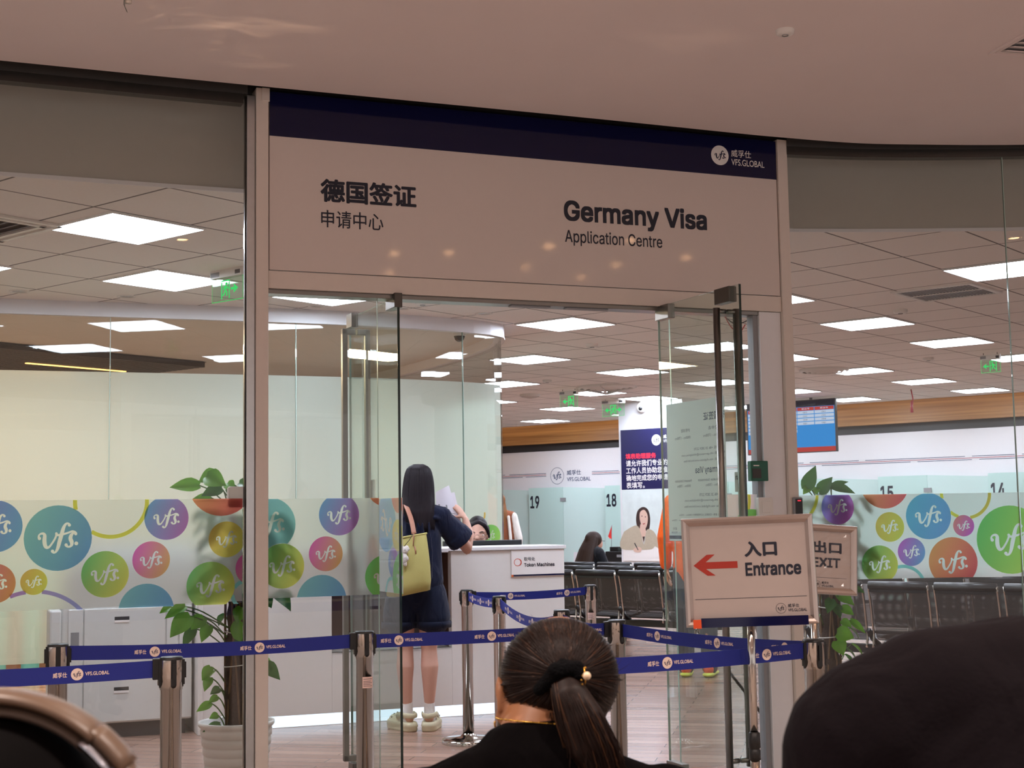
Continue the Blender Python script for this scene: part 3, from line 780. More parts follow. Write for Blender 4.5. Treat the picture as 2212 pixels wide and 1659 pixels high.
M_dl = mat('downlight_glass', '#cfcfc8', .2, .6, var=0)
for x, y, l in ((-3.314, 9.442, 'recessed round downlight at the far left above the white ring beam'), (-2.667, 9.726, 'recessed round downlight left of the exit sign'), (-1.425, 10.309, 'recessed round downlight just right of the left mullion'), (-.816, 10.489, 'recessed round downlight behind the left door pivot'), (-.209, 10.819, 'recessed round downlight right above the curved beam end')):
    o = thing('downlight', l, 'ceiling light', (x, y, 2.90), 0, 'unlit downlights along the ring beam')
    b = MB(M_plast); b.lathe([(.05, -.001), (.055, -.006), (.068, -.004), (.07, 0)], None, 28); b.build('trim_ring', o)
    b = MB(M_dl); b.lathe([(0, -.001), (.049, -.001)], None, 20); b.build('reflector', o)
# square vent with perforations behind the right pane, slot vent on the left
o = thing('air_vent', 'square perforated air vent in the office ceiling behind the right pane', 'air vent', guv(-3.93, 9.83, 2.8995), OA)
b = MB(M_plast)
for x0, x1, y0, y1 in ((-.298, .298, -.298, -.265), (-.298, .298, .265, .298), (-.298, -.265, -.265, .265), (.265, .298, -.265, .265), (-.265, .265, -.008, .008)): b.box(x0, x1, y0, y1, -.012, 0)
b.build('frame', o)
b = MB(M_grey)
for k in range(22): b.box(-.262 + .0243 * k, -.262 + .0243 * k + .013, -.265, .265, -.007, -.003)
b.box(-.265, .265, -.265, .265, -.0025, -.0005, M_dark); b.build('grille', o)
o = thing('air_vent', 'slotted air vent in the office ceiling at the far left edge', 'air vent', guv(-6.75, 3.92, 2.8995), OA)
b = MB(M_plast)
for q in (.298, .235): 
    for x0, x1, y0, y1 in ((-q, q, -q, -q + .03), (-q, q, q - .03, q), (-q, -q + .03, -q, q), (q - .03, q, -q, q)): b.box(x0, x1, y0, y1, -.014, -.001)
b.build('frame', o)
b = MB(M_dark); b.box(-.2, .2, -.2, .2, -.004, -.001)
for k in range(6): b.cbox((0, -.16 + .064 * k, -.012), (.38, .03, .004), M_grey, (.5, 0, 0))
b.build('louvres', o)
def round_cassette(label, p, s, legs=True):
    o = thing('ceiling_diffuser', label, 'air diffuser', p, OA)
    b = MB(M_plast)
    for q in (1, .8, .6, .4): b.lathe([(s * q, 0), (s * q, -.02), (s * (q - .1), -.035 - .03 * (1 - q)), (s * (q - .13), -.03)], None, 32)
    b.build('rings', o)
    b = MB(M_grey); b.lathe([(0, -.004), (s * .95, -.004)], None, 32)
    b.build('throat', o)
    if legs:
        b = MB(M_plast)
        for a in range(4): b.tube([(0, 0, -.09), (s * .5 * math.cos(a * 1.571 + .4), s * .5 * math.sin(a * 1.571 + .4), -.05), (s * math.cos(a * 1.571 + .4), s * math.sin(a * 1.571 + .4), -.02)], .015, None, 6)
        b.build('cross_bracket', o)
round_cassette('round cross-braced air diffuser on the office ceiling before the pillar', (1.146, 17.105, 2.90), .37)
round_cassette('round grey air diffuser on the office ceiling behind the right pane', (3.43, 15.45, 2.90), .27, False)
round_cassette('small round air diffuser on the office ceiling beside the exit sign', (.229, 18.03, 2.90), .13, False)
o = thing('air_vent', 'grey air vent in the hall ceiling at the top right corner', 'air vent', (2.455, 5.768, 3.2995), R(14))
b = MB(M_hallc)
for q, w_, z in ((.30, .012, .006), (.28, .016, .003)):
    for x0, x1, y0, y1 in ((-q, q, -q, -q + w_), (-q, q, q - w_, q), (-q, -q + w_, -q + w_, q - w_), (q - w_, q, -q + w_, q - w_)): b.box(x0, x1, y0, y1, -z, 0)
b.build('frame', o)
b = MB(M_hallc); b.box(-.264, .264, -.264, .264, -.0015, -.0005, M_grey)
for k in range(10): b.cbox((0, -.237 + .0527 * k, -.006), (.52, .040, .003), None, (.25, 0, 0))
b.build('louvres', o)
o = thing('sprinkler', 'small ceiling sprinkler wrapped in torn tape at the top left', 'sprinkler', (-1.403, 5.10, 3.30))
b = MB(M_cream); b.lathe([(0, -.05), (.012, -.05), (.012, -.04), (.006, -.038), (.008, -.01), (.028, -.004), (.028, 0)], None, 16); b.build('head', o)
b = MB(M_film); b.tube([(-.012, -.005, -.02), (-.014, -.006, -.06), (-.004, -.004, -.085)], .011, None, 6, flat=(1, .1)); b.tube([(.006, -.005, -.03), (.018, -.008, -.035), (.022, -.01, -.03)], .012, None, 6, flat=(1, .2)); b.build('tape', o)
# lit downlights of the hall (above and beside the viewer)
M_hdl = emis('warm_downlight', '#ffc28a', 45)
proto = None
for i, (x, y) in enumerate(((1.80, 3.81), (2.30, 3.13), (2.09, 4.09), (2.49, 4.74), (3.45, 4.54), (3.65, 3.96), (2.95, 4.03), (3.63, 5.1), (2.78, 5.28), (-.09, 3.60), (.32, 3.30), (-1.5, 2.2), (-2.6, 3.6))):
    if proto is None:
        proto = o = thing('hall_downlight', 'warm round downlight recessed in the hall ceiling', 'ceiling light', (x, y, 3.2995), 0, 'hall downlights')
        b = MB(M_plast); b.lathe([(.038, -.002), (.042, -.008), (.052, -.005), (.054, 0)], None, 24); b.build('trim_ring', o)
        b = MB(M_hdl); b.lathe([(0, -.003), (.038, -.003)], None, 20); b.build('lens', o)
    else: o = copy_tree(proto); o.location = (x, y, 3.2995)
for x, y, e in ((-2.8, 1.6, 200), (-1.0, 1.4, 170), (1.0, 1.4, 170), (2.8, 1.6, 200), (-1.6, -2.0, 240), (1.9, -2.0, 240), (.2, 3.6, 40), (2.2, 4.2, 40)):  # added fill spots, placed to balance light on the front and hall ceiling
    L = bpy.data.lights.new('hall_fill_spot', 'SPOT'); L.energy = e; L.color = (1, .83, .74); L.spot_size = R(150); L.spot_blend = .8; L.shadow_soft_size = .06
    lo_ = bpy.data.objects.new('hall_fill_spot', L); lo_.location = (x, y, 3.27); COL.objects.link(lo_); lo_['kind'] = 'helper'

# added spots with noise masks imitate warm glints on the hall ceiling
for loc, tgt, e, ang, sc_ in (((-.6, 4.2, 1.0), (-1.02, 5.65, 3.3), 12, 15, 3.4), ((-1.4, 3.9, 1.0), (-1.22, 5.18, 3.3), 12, 17, 3.4), ((-.9, 3.7, 1.0), (-.72, 5.2, 3.3), 7, 14, 2.0), ((1.2, 4.4, 1.0), (.72, 5.95, 3.3), 4, 16, 2.2)):
    L = bpy.data.lights.new('glint_spot', 'SPOT'); L.energy = e; L.color = (1, .66, .42); L.spot_size = R(ang); L.spot_blend = .8; L.shadow_soft_size = .004; L.use_nodes = True
    t_ = L.node_tree; em = t_.nodes['Emission']; tc = t_.nodes.new('ShaderNodeTexCoord'); mp = t_.nodes.new('ShaderNodeMapping'); nz = t_.nodes.new('ShaderNodeTexNoise'); cr = t_.nodes.new('ShaderNodeValToRGB')
    mp.inputs['Scale'].default_value = (sc_ * 2.2, sc_ * 6.5, 2); nz.inputs['Scale'].default_value = 1.; nz.inputs['Detail'].default_value = 1.5; nz.inputs['Distortion'].default_value = 1.5
    cr.color_ramp.elements[0].position = .52; cr.color_ramp.elements[0].color = (0, 0, 0, 1); cr.color_ramp.elements[1].position = .78; cr.color_ramp.elements[1].color = (6, 6, 6, 1)
    t_.links.new(tc.outputs['Normal'], mp.inputs[0]); t_.links.new(mp.outputs[0], nz.inputs[0]); t_.links.new(nz.outputs[0], cr.inputs[0]); t_.links.new(cr.outputs[0], em.inputs[1])
    q = bpy.data.objects.new('glint_spot', L); q.location = loc; q.rotation_euler = (V(tgt) - V(loc)).to_track_quat('-Z', 'Y').to_euler(); COL.objects.link(q); q['kind'] = 'helper'

# ------------------------------------------------------------------ running-man exit signs
M_acr = glass('sign_acrylic_sheet', (.86, .97, .90))
M_green = emis('exit_green', '#35d068', 1.2)
def exit_sign(label, p, rz, wd, arrow, drop=.02, h=.15):
    o = thing('exit_sign', label, 'exit sign', p, rz, 'green exit signs')
    b = MB(M_plast); b.box(-wd / 2, wd / 2, -.02, .02, -drop - .05, -drop); b.box(wd * .3, wd * .46, -.021, -.02, -drop - .04, -drop - .015, M_dark); b.box(-wd * .48, -wd * .2, -.021, -.02, -drop - .04, -drop - .012, M_grey); b.build('housing', o)
    if drop > 0: b = MB(M_steel); [b.cyl((x, 0, -drop), (x, 0, 0), .005, None, None, 8) for x in (-wd * .35, wd * .35)]; b.build('hanger', o)
    z1 = -drop - .05; z0 = z1 - h
    b = MB(M_acr); b.box(-wd / 2, wd / 2, -.004, .004, z0, z1); b.build('panel', o)
    b = MB(M_green); f = frame((0, -.0045, (z0 + z1) / 2), (1, 0, 0), (0, 0, 1)); s = h * .42
    b.rect(-wd / 2, wd / 2, -h / 2, -h / 2 + .004, f); b.rect(-wd / 2, -wd / 2 + .003, -h / 2, h / 2, f); b.rect(wd / 2 - .003, wd / 2, -h / 2, h / 2, f)
    cx = {'r': -.02, 'l': .04, 'b': 0}[arrow] * wd / .32
    # door frame and figure
    for x0, x1, y0, y1 in ((-.66, -.5, -.95, .95), (.5, .66, -.95, .95), (-.66, .66, .80, .95)): b.rect(cx + x0 * s, cx + x1 * s, y0 * s, y1 * s, f)
    q = -1 if arrow == 'l' else 1
    def st(pts, wdt): 
        for (xa, ya), (xb, yb) in zip(pts, pts[1:]):
            L = math.hypot(xb - xa, yb - ya); nx, ny = -(yb - ya) / L * wdt / 2, (xb - xa) / L * wdt / 2
            P = [(xa + nx, ya + ny), (xa - nx, ya - ny), (xb - nx, yb - ny), (xb + nx, yb + ny)]
            b.poly([(cx + q * a * s, c * s) for a, c in P], f, None, .0004)
    b.disc(cx + q * .16 * s, .56 * s, .16 * s, f, None, .0004, 14)
    st([(.08, .38), (-.04, -.05)], .34); st([(.1, .32), (.34, .2), (.42, .0)], .15); st([(.02, .34), (-.24, .25), (-.34, .02)], .15); st([(-.02, -.1), (.22, -.25), (.2, -.66)], .19); st([(-.06, -.1), (-.2, -.45), (-.45, -.58)], .19)
    for dr_ in ({'r': (1,), 'l': (-1,), 'b': (1, -1)}[arrow]):
        x0 = cx + dr_ * .8 * s
        b.poly([(x0, .13 * s), (x0, -.13 * s), (x0 + dr_ * .75 * s, -.13 * s), (x0 + dr_ * .75 * s, .13 * s)], f); b.poly([(x0 + dr_ * .45 * s, .48 * s), (x0 + dr_ * .45 * s, .24 * s), (x0 + dr_ * .78 * s, 0), (x0 + dr_ * 1.12 * s, 0)], f); b.poly([(x0 + dr_ * .45 * s, -.48 * s), (x0 + dr_ * .45 * s, -.24 * s), (x0 + dr_ * .78 * s, 0), (x0 + dr_ * 1.12 * s, 0)], f)
    b.build('pictogram', o)
exit_sign('green exit sign with right arrow hanging behind the left pane beside the mullion', (-1.765, 8.74, 2.90), OA, .30, 'r', .0)
exit_sign('green exit sign with left arrow hanging left of the pillar', (.70, 17.4, 2.90), OA, .27, 'l', .02, .16)
exit_sign('green two-arrow exit sign hanging beside the white pillar', (1.36, 19.0, 2.90), OA, .36, 'b', .01, .17)
exit_sign('small green exit sign near the right edge behind the pane', (4.80, 14.1, 2.90), OA, .20, 'l', .02, .13)

# ------------------------------------------------------------------ reception room: ring beam, frosted curved glass
WP = [V((-6.2, 8.75)), V((-3.56, 9.76)), V((-1.96, 10.34)), V((-1.07, 10.72)), V((-.38, 11.16)), V((-.115, 11.46)), V((-.10, 11.70)), V((-.13, 12.0)), V((-.25, 12.5)), V((-.6, 13.4)), V((-1.3, 14.8)), V((-2.4, 16.6))]
WS = smooth_path(WP, 8)
def wfr(s_, z, off=0.):
    p, d = path_at(WS, s_); n_ = V((d.y, -d.x)); p = p + n_ * off
    return V((p.x, p.y, z))
def wwall(b, s0, s1, o0, o1, z0, z1, m, k):
    q = []; F_ = []
    for i in range(k + 1):
        s_ = s0 + (s1 - s0) * i / k; q += [wfr(s_, z0, o0), wfr(s_, z1, o0), wfr(s_, z1, o1), wfr(s_, z0, o1)]
    for i in range(k):
        for j in range(4): F_.append((i * 4 + j, i * 4 + (j + 1) % 4, i * 4 + 4 + (j + 1) % 4, i * 4 + 4 + j))
    F_ += [(0, 1, 2, 3), (4 * k + 3, 4 * k + 2, 4 * k + 1, 4 * k)]
    b.add(q, F_, m, False)
WL = sum((WS[i + 1] - WS[i]).length for i in range(len(WS) - 1))
def s_at_x(px):
    best = None
    for i in range(600):
        s_ = WL * .75 * i / 600; p, d = path_at(WS, s_); x = 1106 + p.x / p.y * 3056
        e_ = abs(x - px)
        if best is None or e_ < best[0]: best = (e_, s_)
        if best[0] < 2 and e_ > 30: break
    return best[1]
b = MB(M_white); wwall(b, 0, WL, .04, -.05, 2.80, 2.899, M_white, 70); wwall(b, 0, WL, .045, .04, 2.795, 2.81, M_white, 70); struct(b.build('trim_10'))
seams = [0, s_at_x(233), s_at_x(637), s_at_x(1000), WL]
b0_ = 6
for i in range(4):
    s0, s1 = seams[i] + .003, seams[i + 1] - .003; k = max(6, int((s1 - s0) / .12))
    b = MB(M_glass); wwall(b, s0, s1, .006, -.006, .02, 2.80, M_glass, k)
    wg = struct(b.build('window_%d' % (b0_ + i)))
    b = MB(M_frost); N = k
    q = []; 
    for j in range(N + 1):
        s_ = s0 + (s1 - s0) * j / N; q += [wfr(s_, .38, -.008), wfr(s_, 2.405 + .02 * math.sin(0), -.008)]
    b.add(q, [(2 * j, 2 * j + 2, 2 * j + 3, 2 * j + 1) for j in range(N)], None, False)
    ff = b.build('frosted_film', wg)
    b = MB(M_gedgel); wwall(b, s1, s1 + .004, .007, -.007, .02, 2.80, M_gedgel, 1); b.build('seal', wg)
    if i == 3:
        b = MB(M_print); f = lambda x, z, off=0.: wfr(x, z, off)
        sa = s_at_x(1052); rc = (s0, WL, 1.0, 2.0)
        circle(b, f, (sa, 1.19, .085), GREEN, rc, .014, rx=.13, letter=1); circle(b, f, (s_at_x(1074) + .28, 1.25, .105), PUBL, rc, .014, rx=.25)
        arc(b, f, s_at_x(1025), 1.36, .075, .018, ('#e0b04a', '#e0a040'), rc, .010, -90, 10, 16)
        b.build('printed_circles', ff)
o = thing('dome_camera', 'small dome camera under the white ring beam behind the curved glass', 'camera', (-.42, 11.36, 2.80))
b = MB(M_plast); b.lathe([(.048, -.004), (.052, 0), (.052, .02), (0, .02)], None, 24); b.build('mount', o)
b = MB(mat('smoked_dome', '#4a4744', .12, 0, .6, var=0)); b.lathe([(.0, -.05), (.018, -.046), (.034, -.034), (.044, -.016), (.047, 0)], None, 24); b.build('dome', o)
# ceiling inside the room, dark slats with warm lines
M_room = mat('room_ceiling_paint', '#cfc6be', .75, var=.03, scale=3)
b = MB(M_room); q = [wfr(WL * i / 60, 2.885, -.05) for i in range(61)]
b.add(q + [V((-7.5 + min(p.x, -3) * .35, p.y + 2.2, 2.885)) for p in q], [(61 + i, 61 + i + 1, i + 1, i) for i in range(60)]); struct(b.build('ceiling_room'))
b = MB(M_corn); q = [wfr(WL * .08 + WL * .7 * i / 30, 0, 0) for i in range(31)]
q = [V((-6.2, 12.5, 0)), V((-5.6, 15.4, 0)), V((-3.0, 17.2, 0))]
b.add(q + [V((p.x, p.y, 2.9)) for p in q], [(i, i + 1, 4 + i, 3 + i) for i in range(2)]); b.mats = [mat('room_wall_paint', '#d2c0aa', .7, var=.03)]; struct(b.build('wall_room'))
o = thing('slat_ceiling_panel', 'dark slatted ceiling panel with warm light lines inside the frosted room', 'ceiling panel', (-4.3, 13.0, 2.88), R(51.6))
b = MB(mat('slat_black', '#3b342e', .5, var=.05))
for k in range(24): b.box(-2.6, 1.34, -.62 + .085 * k, -.62 + .085 * k + .055, -.05, -.004)
b.box(-2.6, 1.34, -.64, 1.40, -.004, -.001, M_black); b.build('slats', o)
b = MB(emis('warm_line', '#ffb964', 5)); b.box(-.10, 1.0, .16, .195, -.058, -.05); b.build('light_line', o)
b = MB(emis('warm_line', '#ffb964', 5)); b.box(-.6, .95, 1.03, 1.065, -.058, -.05); b.build('light_line', o)
L = bpy.data.lights.new('room_lamp', 'AREA'); L.shape = 'RECTANGLE'; L.size = 1.3; L.size_y = .5; L.energy = 160; L.color = (1, .72, .45)
lo_ = bpy.data.objects.new('room_lamp', L); lo_.location = (-4.3, 11.2, 2.8); COL.objects.link(lo_); lo_['kind'] = 'helper'
L = bpy.data.lights.new('room_lamp', 'AREA'); L.shape = 'RECTANGLE'; L.size = 2.2; L.size_y = .6; L.energy = 140; L.color = (.93, 1, .97)
lo_ = bpy.data.objects.new('room_lamp', L); lo_.location = (-1.9, 12.6, 2.8); lo_.rotation_euler = (0, 0, R(35)); COL.objects.link(lo_); lo_['kind'] = 'helper'
# wood and teal slats low behind the frosted glass
o = thing('slatted_wall_panel', 'low brown wooden slats with teal strips between them at the far left', 'wall panel', (-4.25, 12.3, 0), R(20))
M_bw = wood('walnut_veneer', '#6a4a39', '#8a6650', .45, 3, .6); M_tl = mat('teal_strip', '#6cc0cc', .35, var=.03)
b = MB(M_bw)
for k in range(9): b.box(-1.2 + .27 * k, -1.2 + .27 * k + .12, -.02, .02, .02, 1.1)
b.build('wooden_slats', o)
b = MB(M_tl); b.box(-1.25, 1.3, .021, .035, .02, 1.1); b.build('teal_backing', o)

# ------------------------------------------------------------------ reception desk
M_desk = mat('desk_laminate', '#e4e2de', .4, var=.015)
dv = V((.938, .347, 0)); DA = math.atan2(.347, .938); D0 = V((-1.579, 9.226, 0))
dk = thing('reception_desk', 'long white reception desk with a dark wood niche and a lit plinth', 'desk', D0, DA)
b = MB(M_desk)
b.box(-.44, .40, 0, .07, .08, 1.10); b.box(1.222, 2.048, 0, .07, .08, 1.104); b.box(.40, 1.222, 0, .07, .08, .465); b.box(.40, 1.222, .0, .36, .45, .465)
b.box(2.03, 2.048, 0.07, .75, .02, 1.104); b.box(-.42, 2.03, .68, .70, .08, .72)
b.build('body', dk, bevel=.003)
b = MB(M_desk); b.box(-.47, -.44, -.05, .62, 0, 1.10); b.build('end_panel', dk, bevel=.003)
M_wal = wood('dark_walnut', '#3c2a22', '#5a4032', .4, 2, .5)
b = MB(M_wal); b.box(.40, 1.222, .30, .33, .465, 1.10); b.box(.38, .40, .07, .33, .465, 1.10); b.box(1.222, 1.24, .07, .33, .465, 1.10); b.build('niche_panel', dk)
b = MB(M_white); b.box(1.20, 2.06, -.02, .40, 1.106, 1.132); b.box(-.46, .40, -.02, .40, 1.10, 1.125); b.box(.40, 1.20, -.02, .40, 1.10, 1.128); b.build('counter_top', dk, bevel=.004)
b = MB(emis('plinth_led', '#dfeeff', 1.6)); b.box(-.43, 2.02, .03, .05, .004, .079); b.build('plinth_light', dk)
st = thing('desk_sign', 'white sign with red coin symbol on the desk corner', 'sign', D0 + dv * 1.654 + V((.347, -.938, 0)) * .004, DA)
b = MB(M_whitep); b.box(0, .392, -.006, .002, .925, 1.103); b.build('plate', st)
b = MB(M_navy); b.box(.014, .392, -.0075, -.006, .925, .936); b.box(0, .014, -.0075, -.006, .921, .936, mat('orange_print', '#d9682e', .5, var=0)); b.build('bottom_band', st)
M_rd = mat('coral_print', '#d6553f', .5, var=0)
b = MB(M_rd); f = frame((0, -.0065, 0), (1, 0, 0), (0, 0, 1)); b.ring(.045, 1.02, .022, .026, f, None, .0004); b.ring(.052, 1.02, .021, .024, f, None, .0004, -70, 70)
for a in range(-60, 61, 15): b.tube([f(.045 + .024 * math.cos(R(a)), 1.02 + .024 * math.sin(R(a)), .001), f(.053 + .024 * math.cos(R(a)), 1.02 + .024 * math.sin(R(a)), .001)], .0009, None, 4)
b.build('symbol', st)
b = MB(M_ink); text(b, '取号处', f, .093, 1.028, .082, .026, M_ink, .0006, .012, stamps=4); text(b, 'Token Machines', f, .093, .988, .226, .026, M_ink, .0006, .024, INTER, stamps=8); b.build('lettering', st)
mo = thing('monitor', 'black monitor edge showing above the desk counter', 'monitor', D0 + dv * 1.62 + V((-.347, .938, 0)) * .45, DA)
b = MB(mat('monitor_black', '#15181a', .4, var=0)); b.box(-.31, .28, -.02, .02, .86, 1.168); b.build('screen_shell', mo, bevel=.004)
b = MB(M_dsteel); b.box(-.03, .03, .01, .04, .74, .95); b.box(-.12, .12, -.05, .1, .72, .735); b.build('stand', mo)

# ------------------------------------------------------------------ copier
cp = thing('photocopier', 'white office copier standing behind the left pane', 'copier', (-2.44, 9.00, 0), R(21))
M_cop = mat('copier_plastic', '#d9dbd8', .45, var=.01)
b = MB(M_cop); b.box(-.40, .40, 0, .60, .09, 1.05); b.box(-.47, -.40, -.02, .34, .22, .80); b.build('body', cp, bevel=.012)
b = MB(M_dark); b.box(-.36, .36, .02, .55, 0, .09); b.build('plinth', cp)
b = MB(M_cop); b.box(-.345, .40, .02, .60, 1.05, 1.12); b.box(-.30, .38, .30, .58, 1.12, 1.20); b.build('scanner_lid', cp, bevel=.01)
def front(z0, z1, x0, x1, nm, hz=None):
    b = MB(M_cop); b.box(x0, x1, -.012, 0, z0, z1); o = b.build(nm, cp, bevel=.004)
    if hz:
        b = MB(M_dark); hx = (x0 + x1) / 2 - .02; b.box(hx - .045, hx + .045, -.0128, -.012, hz, hz + .022); b.box(hx - .045, hx + .045, -.017, -.012, hz - .014, hz, M_whitep); b.build('handle', o)
front(.50, .80, -.265, .23, 'front_door', .725); front(.10, .36, -.265, .23, 'paper_drawer', .29); front(.375, .49, -.265, .23, 'bypass_tray')
front(.10, .80, -.36, -.272, 'left_strip'); front(.10, .80, .237, .31, 'right_strip'); front(.56, .80, .317, .395, 'latch_panel'); front(.10, .55, .317, .395, 'lower_panel')
b = MB(M_grey); b.box(-.345, -.295, -.0135, -.0125, .56, .66); b.cyl((.335, -.0125, .72), (.335, -.015, .72), .006, None, M_dark); b.build('badge', cp)

# ------------------------------------------------------------------ belt barriers
M_chr = mat('polished_steel', '#c9c4bd', .10, 1., var=.02)
M_blk = mat('black_plastic', '#141414', .4, var=0)
M_belt = mat('blue_webbing', '#0b2082', .6, var=.06, scale=8, bump=.15, bscale=500)
M_bink = mat('webbing_print', '#ecd6c8', .6, var=0)
M_bdk = mat('webbing_print_dark', '#2a2c58', .6, var=0)
def post(label, x, y, rz=0., tag_=None):
    o = thing('belt_barrier_post', label, 'barrier post', (x, y, 0), rz, 'steel belt barrier posts')
    b = MB(M_chr); b.lathe([(0, .055), (.033, .05), (.033, .80), (.035, .80), (.035, .893)], None, 40); b.build('tube', o)
    b = MB(M_chr); b.lathe([(.034, .058), (.05, .04), (.13, .032), (.158, .024), (.16, .016), (.16, 0)], None, 48); b.build('base', o)
    b = MB(M_blk); b.lathe([(0, .902), (.033, .902), (.0365, .899), (.0365, .893)], None, 40); b.build('cap', o)
    for k in range(4):
        M = Matrix.Rotation(R(90 * k), 4, 'Z')
        b = MB(M_blk); b.box(-.0085, .0085, -.041, -.030, .815, .893, None, M); b.cyl(M @ V((0, -.030, .815)), M @ V((0, -.037, .815)), .0085, None, None, 12)
        b.box(-.006, .006, -.046, -.041, .835, .885, None, M); b.build('belt_clip', o)
    if tag_:
        b = MB(mat('paper_tag', '#e2c4bb', .6, var=0)); q = []
        for i in range(9):
            a = R(tag_ - 38 + 76 * i / 8); q += [(.0338 * math.cos(a), .0338 * math.sin(a), .69), (.0338 * math.cos(a), .0338 * math.sin(a), .732)]
        b.add(q, [(2 * i, 2 * i + 2, 2 * i + 3, 2 * i + 1) for i in range(8)])
        for j, z in enumerate((.697, .703, .709, .715, .723)):
            q = []
            for i in range(7):
                a = R(tag_ - 32 + (50 if j % 2 else 60) * i / 6); q += [(.0341 * math.cos(a), .0341 * math.sin(a), z), (.0341 * math.cos(a), .0341 * math.sin(a), z + .0018)]
            b.add(q, [(2 * i, 2 * i + 2, 2 * i + 3, 2 * i + 1) for i in range(6)], M_ink)
        b.build('paper_tag', o)
    return o
def belt(owner, a, c, za=.862, zb=.862, sag=.0, first=.12, hw=.0255, flip=False, step=.38, cass=True, dark=True):
    """belt pulled from post a to post c, printed on the side that faces the hall"""
    a = V((a[0], a[1], 0)); c = V((c[0], c[1], 0)); d = (c - a); L = d.length; d.normalize()
    a = a + d * .036; c = c - d * .036; L = (c - a).length
    n_ = V((d.y, -d.x, 0))
    if n_.y > 0: n_ = -n_
    def f(s_, y, off=0.):
        t = s_ / L
        return a + d * s_ + n_ * off + V((0, 0, za + (zb - za) * t - sag * 4 * t * (1 - t) + y))
    K = 14; b = MB(M_belt); q = []
    for i in range(K + 1): q += [f(L * i / K, -hw, .0008), f(L * i / K, hw, .0008), f(L * i / K, hw, -.0008), f(L * i / K, -hw, -.0008)]
    F_ = []
    for i in range(K):
        for j in range(4): F_.append((i * 4 + j, i * 4 + (j + 1) % 4, i * 4 + 4 + (j + 1) % 4, i * 4 + 4 + j))
    F_ += [(0, 1, 2, 3), (4 * K + 3, 4 * K + 2, 4 * K + 1, 4 * K)]
    b.add(q, F_)
    bo = b.build('belt', owner, world=True)
    if cass:
        b = MB(M_blk)
        for s_ in (0,):
            P = [f(s_ - .004, -hw - .006, .012), f(s_ + .022, -hw - .006, .012), f(s_ + .022, -hw - .006, -.012), f(s_ - .004, -hw - .006, -.012)]
            P += [p + V((0, 0, 2 * hw + .012)) for p in P]
            b.add(P, [(3, 2, 1, 0), (4, 5, 6, 7), (0, 1, 5, 4), (1, 2, 6, 5), (2, 3, 7, 6), (3, 0, 4, 7)])
        b.build('belt_end', owner, bevel=.003, world=True)
    # direction that reads left to right for somebody in the hall
    left = d.x < 0 if abs(d.x) > .05 else d.dot(V((1, 0, 0))) < 0
    def g(x, y, off=0.): return f((L - x) if left else x, y, off)
    x = first
    while x < L + .05:
        b = MB(M_bink)
        if .02 < x < L - .02:
            b.disc(x, 0, .0185, g, M_bink, .0012, 24); vfs(b, g, x, 0, .0205, M_bdk, .0018, 2)
        if x - .075 > 0 and x < L: text(b, '威孚仕', g, x - .072, -.008, .042, .016, M_bink, .0012, .02, stamps=4, res=2)
        if x + .10 < L and x > -.02: text(b, 'VFS.GLOBAL', g, x + .024, -.0055, .072, .0115, M_bink, .0012, .02, stamps=4, res=2)
        if left: b.f = [f_[::-1] for f_ in b.f]
        if b.f: b.build('belt_print', bo, world=True)
        x += step
    return bo
P = {'d': (-.579, 5.469), 'l': (-1.092, 4.539), 'b': (-1.631, 5.099), 'r': (.996, 4.802), 'm': (.412, 5.842), 'k': (-.089, 7.787), 'j': (.21, 6.538), 'e': (.467, 8.891), 'w': (-.291, 8.557), 'h': (.02, 4.35)}
pd = post('barrier post with a paper tag in front of the left door leaf', *P['d'], R(20), 300 - 20)
pl = post('nearest barrier post on the left, in front of the copier', *P['l'], R(25))
pb = post('barrier post at the far left in front of the wooden slats', *P['b'], R(20))
pr_ = post('barrier post at the right below the exit notice stand', *P['r'], R(18))
pm = post('barrier post with a paper tag right of the ponytail head', *P['m'], R(30), 250 - 30)
pk = post('barrier post in front of the token desk, second from the left', *P['k'], R(40))
pj = post('barrier post with only its top showing above the ponytail head', *P['j'], R(40))
pe = post('farthest barrier post, in front of the row of chairs', *P['e'], R(10), 260)
pw = post('barrier post beside the standing woman, left end of the far belt', *P['w'], R(10))
ph = post('barrier post hidden behind the seated woman with the ponytail', *P['h'], R(10))
belt(pd, P['d'], P['b'], .866, .868, .010, .30)
belt(pl, P['l'], (-2.05, 4.25), .866, .862, .006, .30, hw=.027)
belt(pm, P['m'], P['d'], .866, .862, .004, .10)
belt(pm, P['m'], P['r'], .862, .868, .012, .25, cass=False)
belt(ph, P['h'], P['r'], .862, .866, .008, .47, cass=False)
belt(pw, P['w'], P['e'], .862, .866, .012, .25, hw=.024)
belt(pw, P['w'], P['k'], .862, .862, .012, .12, cass=False, step=.2)
belt(pj, P['j'], P['k'], .855, .862, .05, .18, step=.26)
belt(pm, P['m'], P['j'], .866, .855, .02, .2, step=.3)

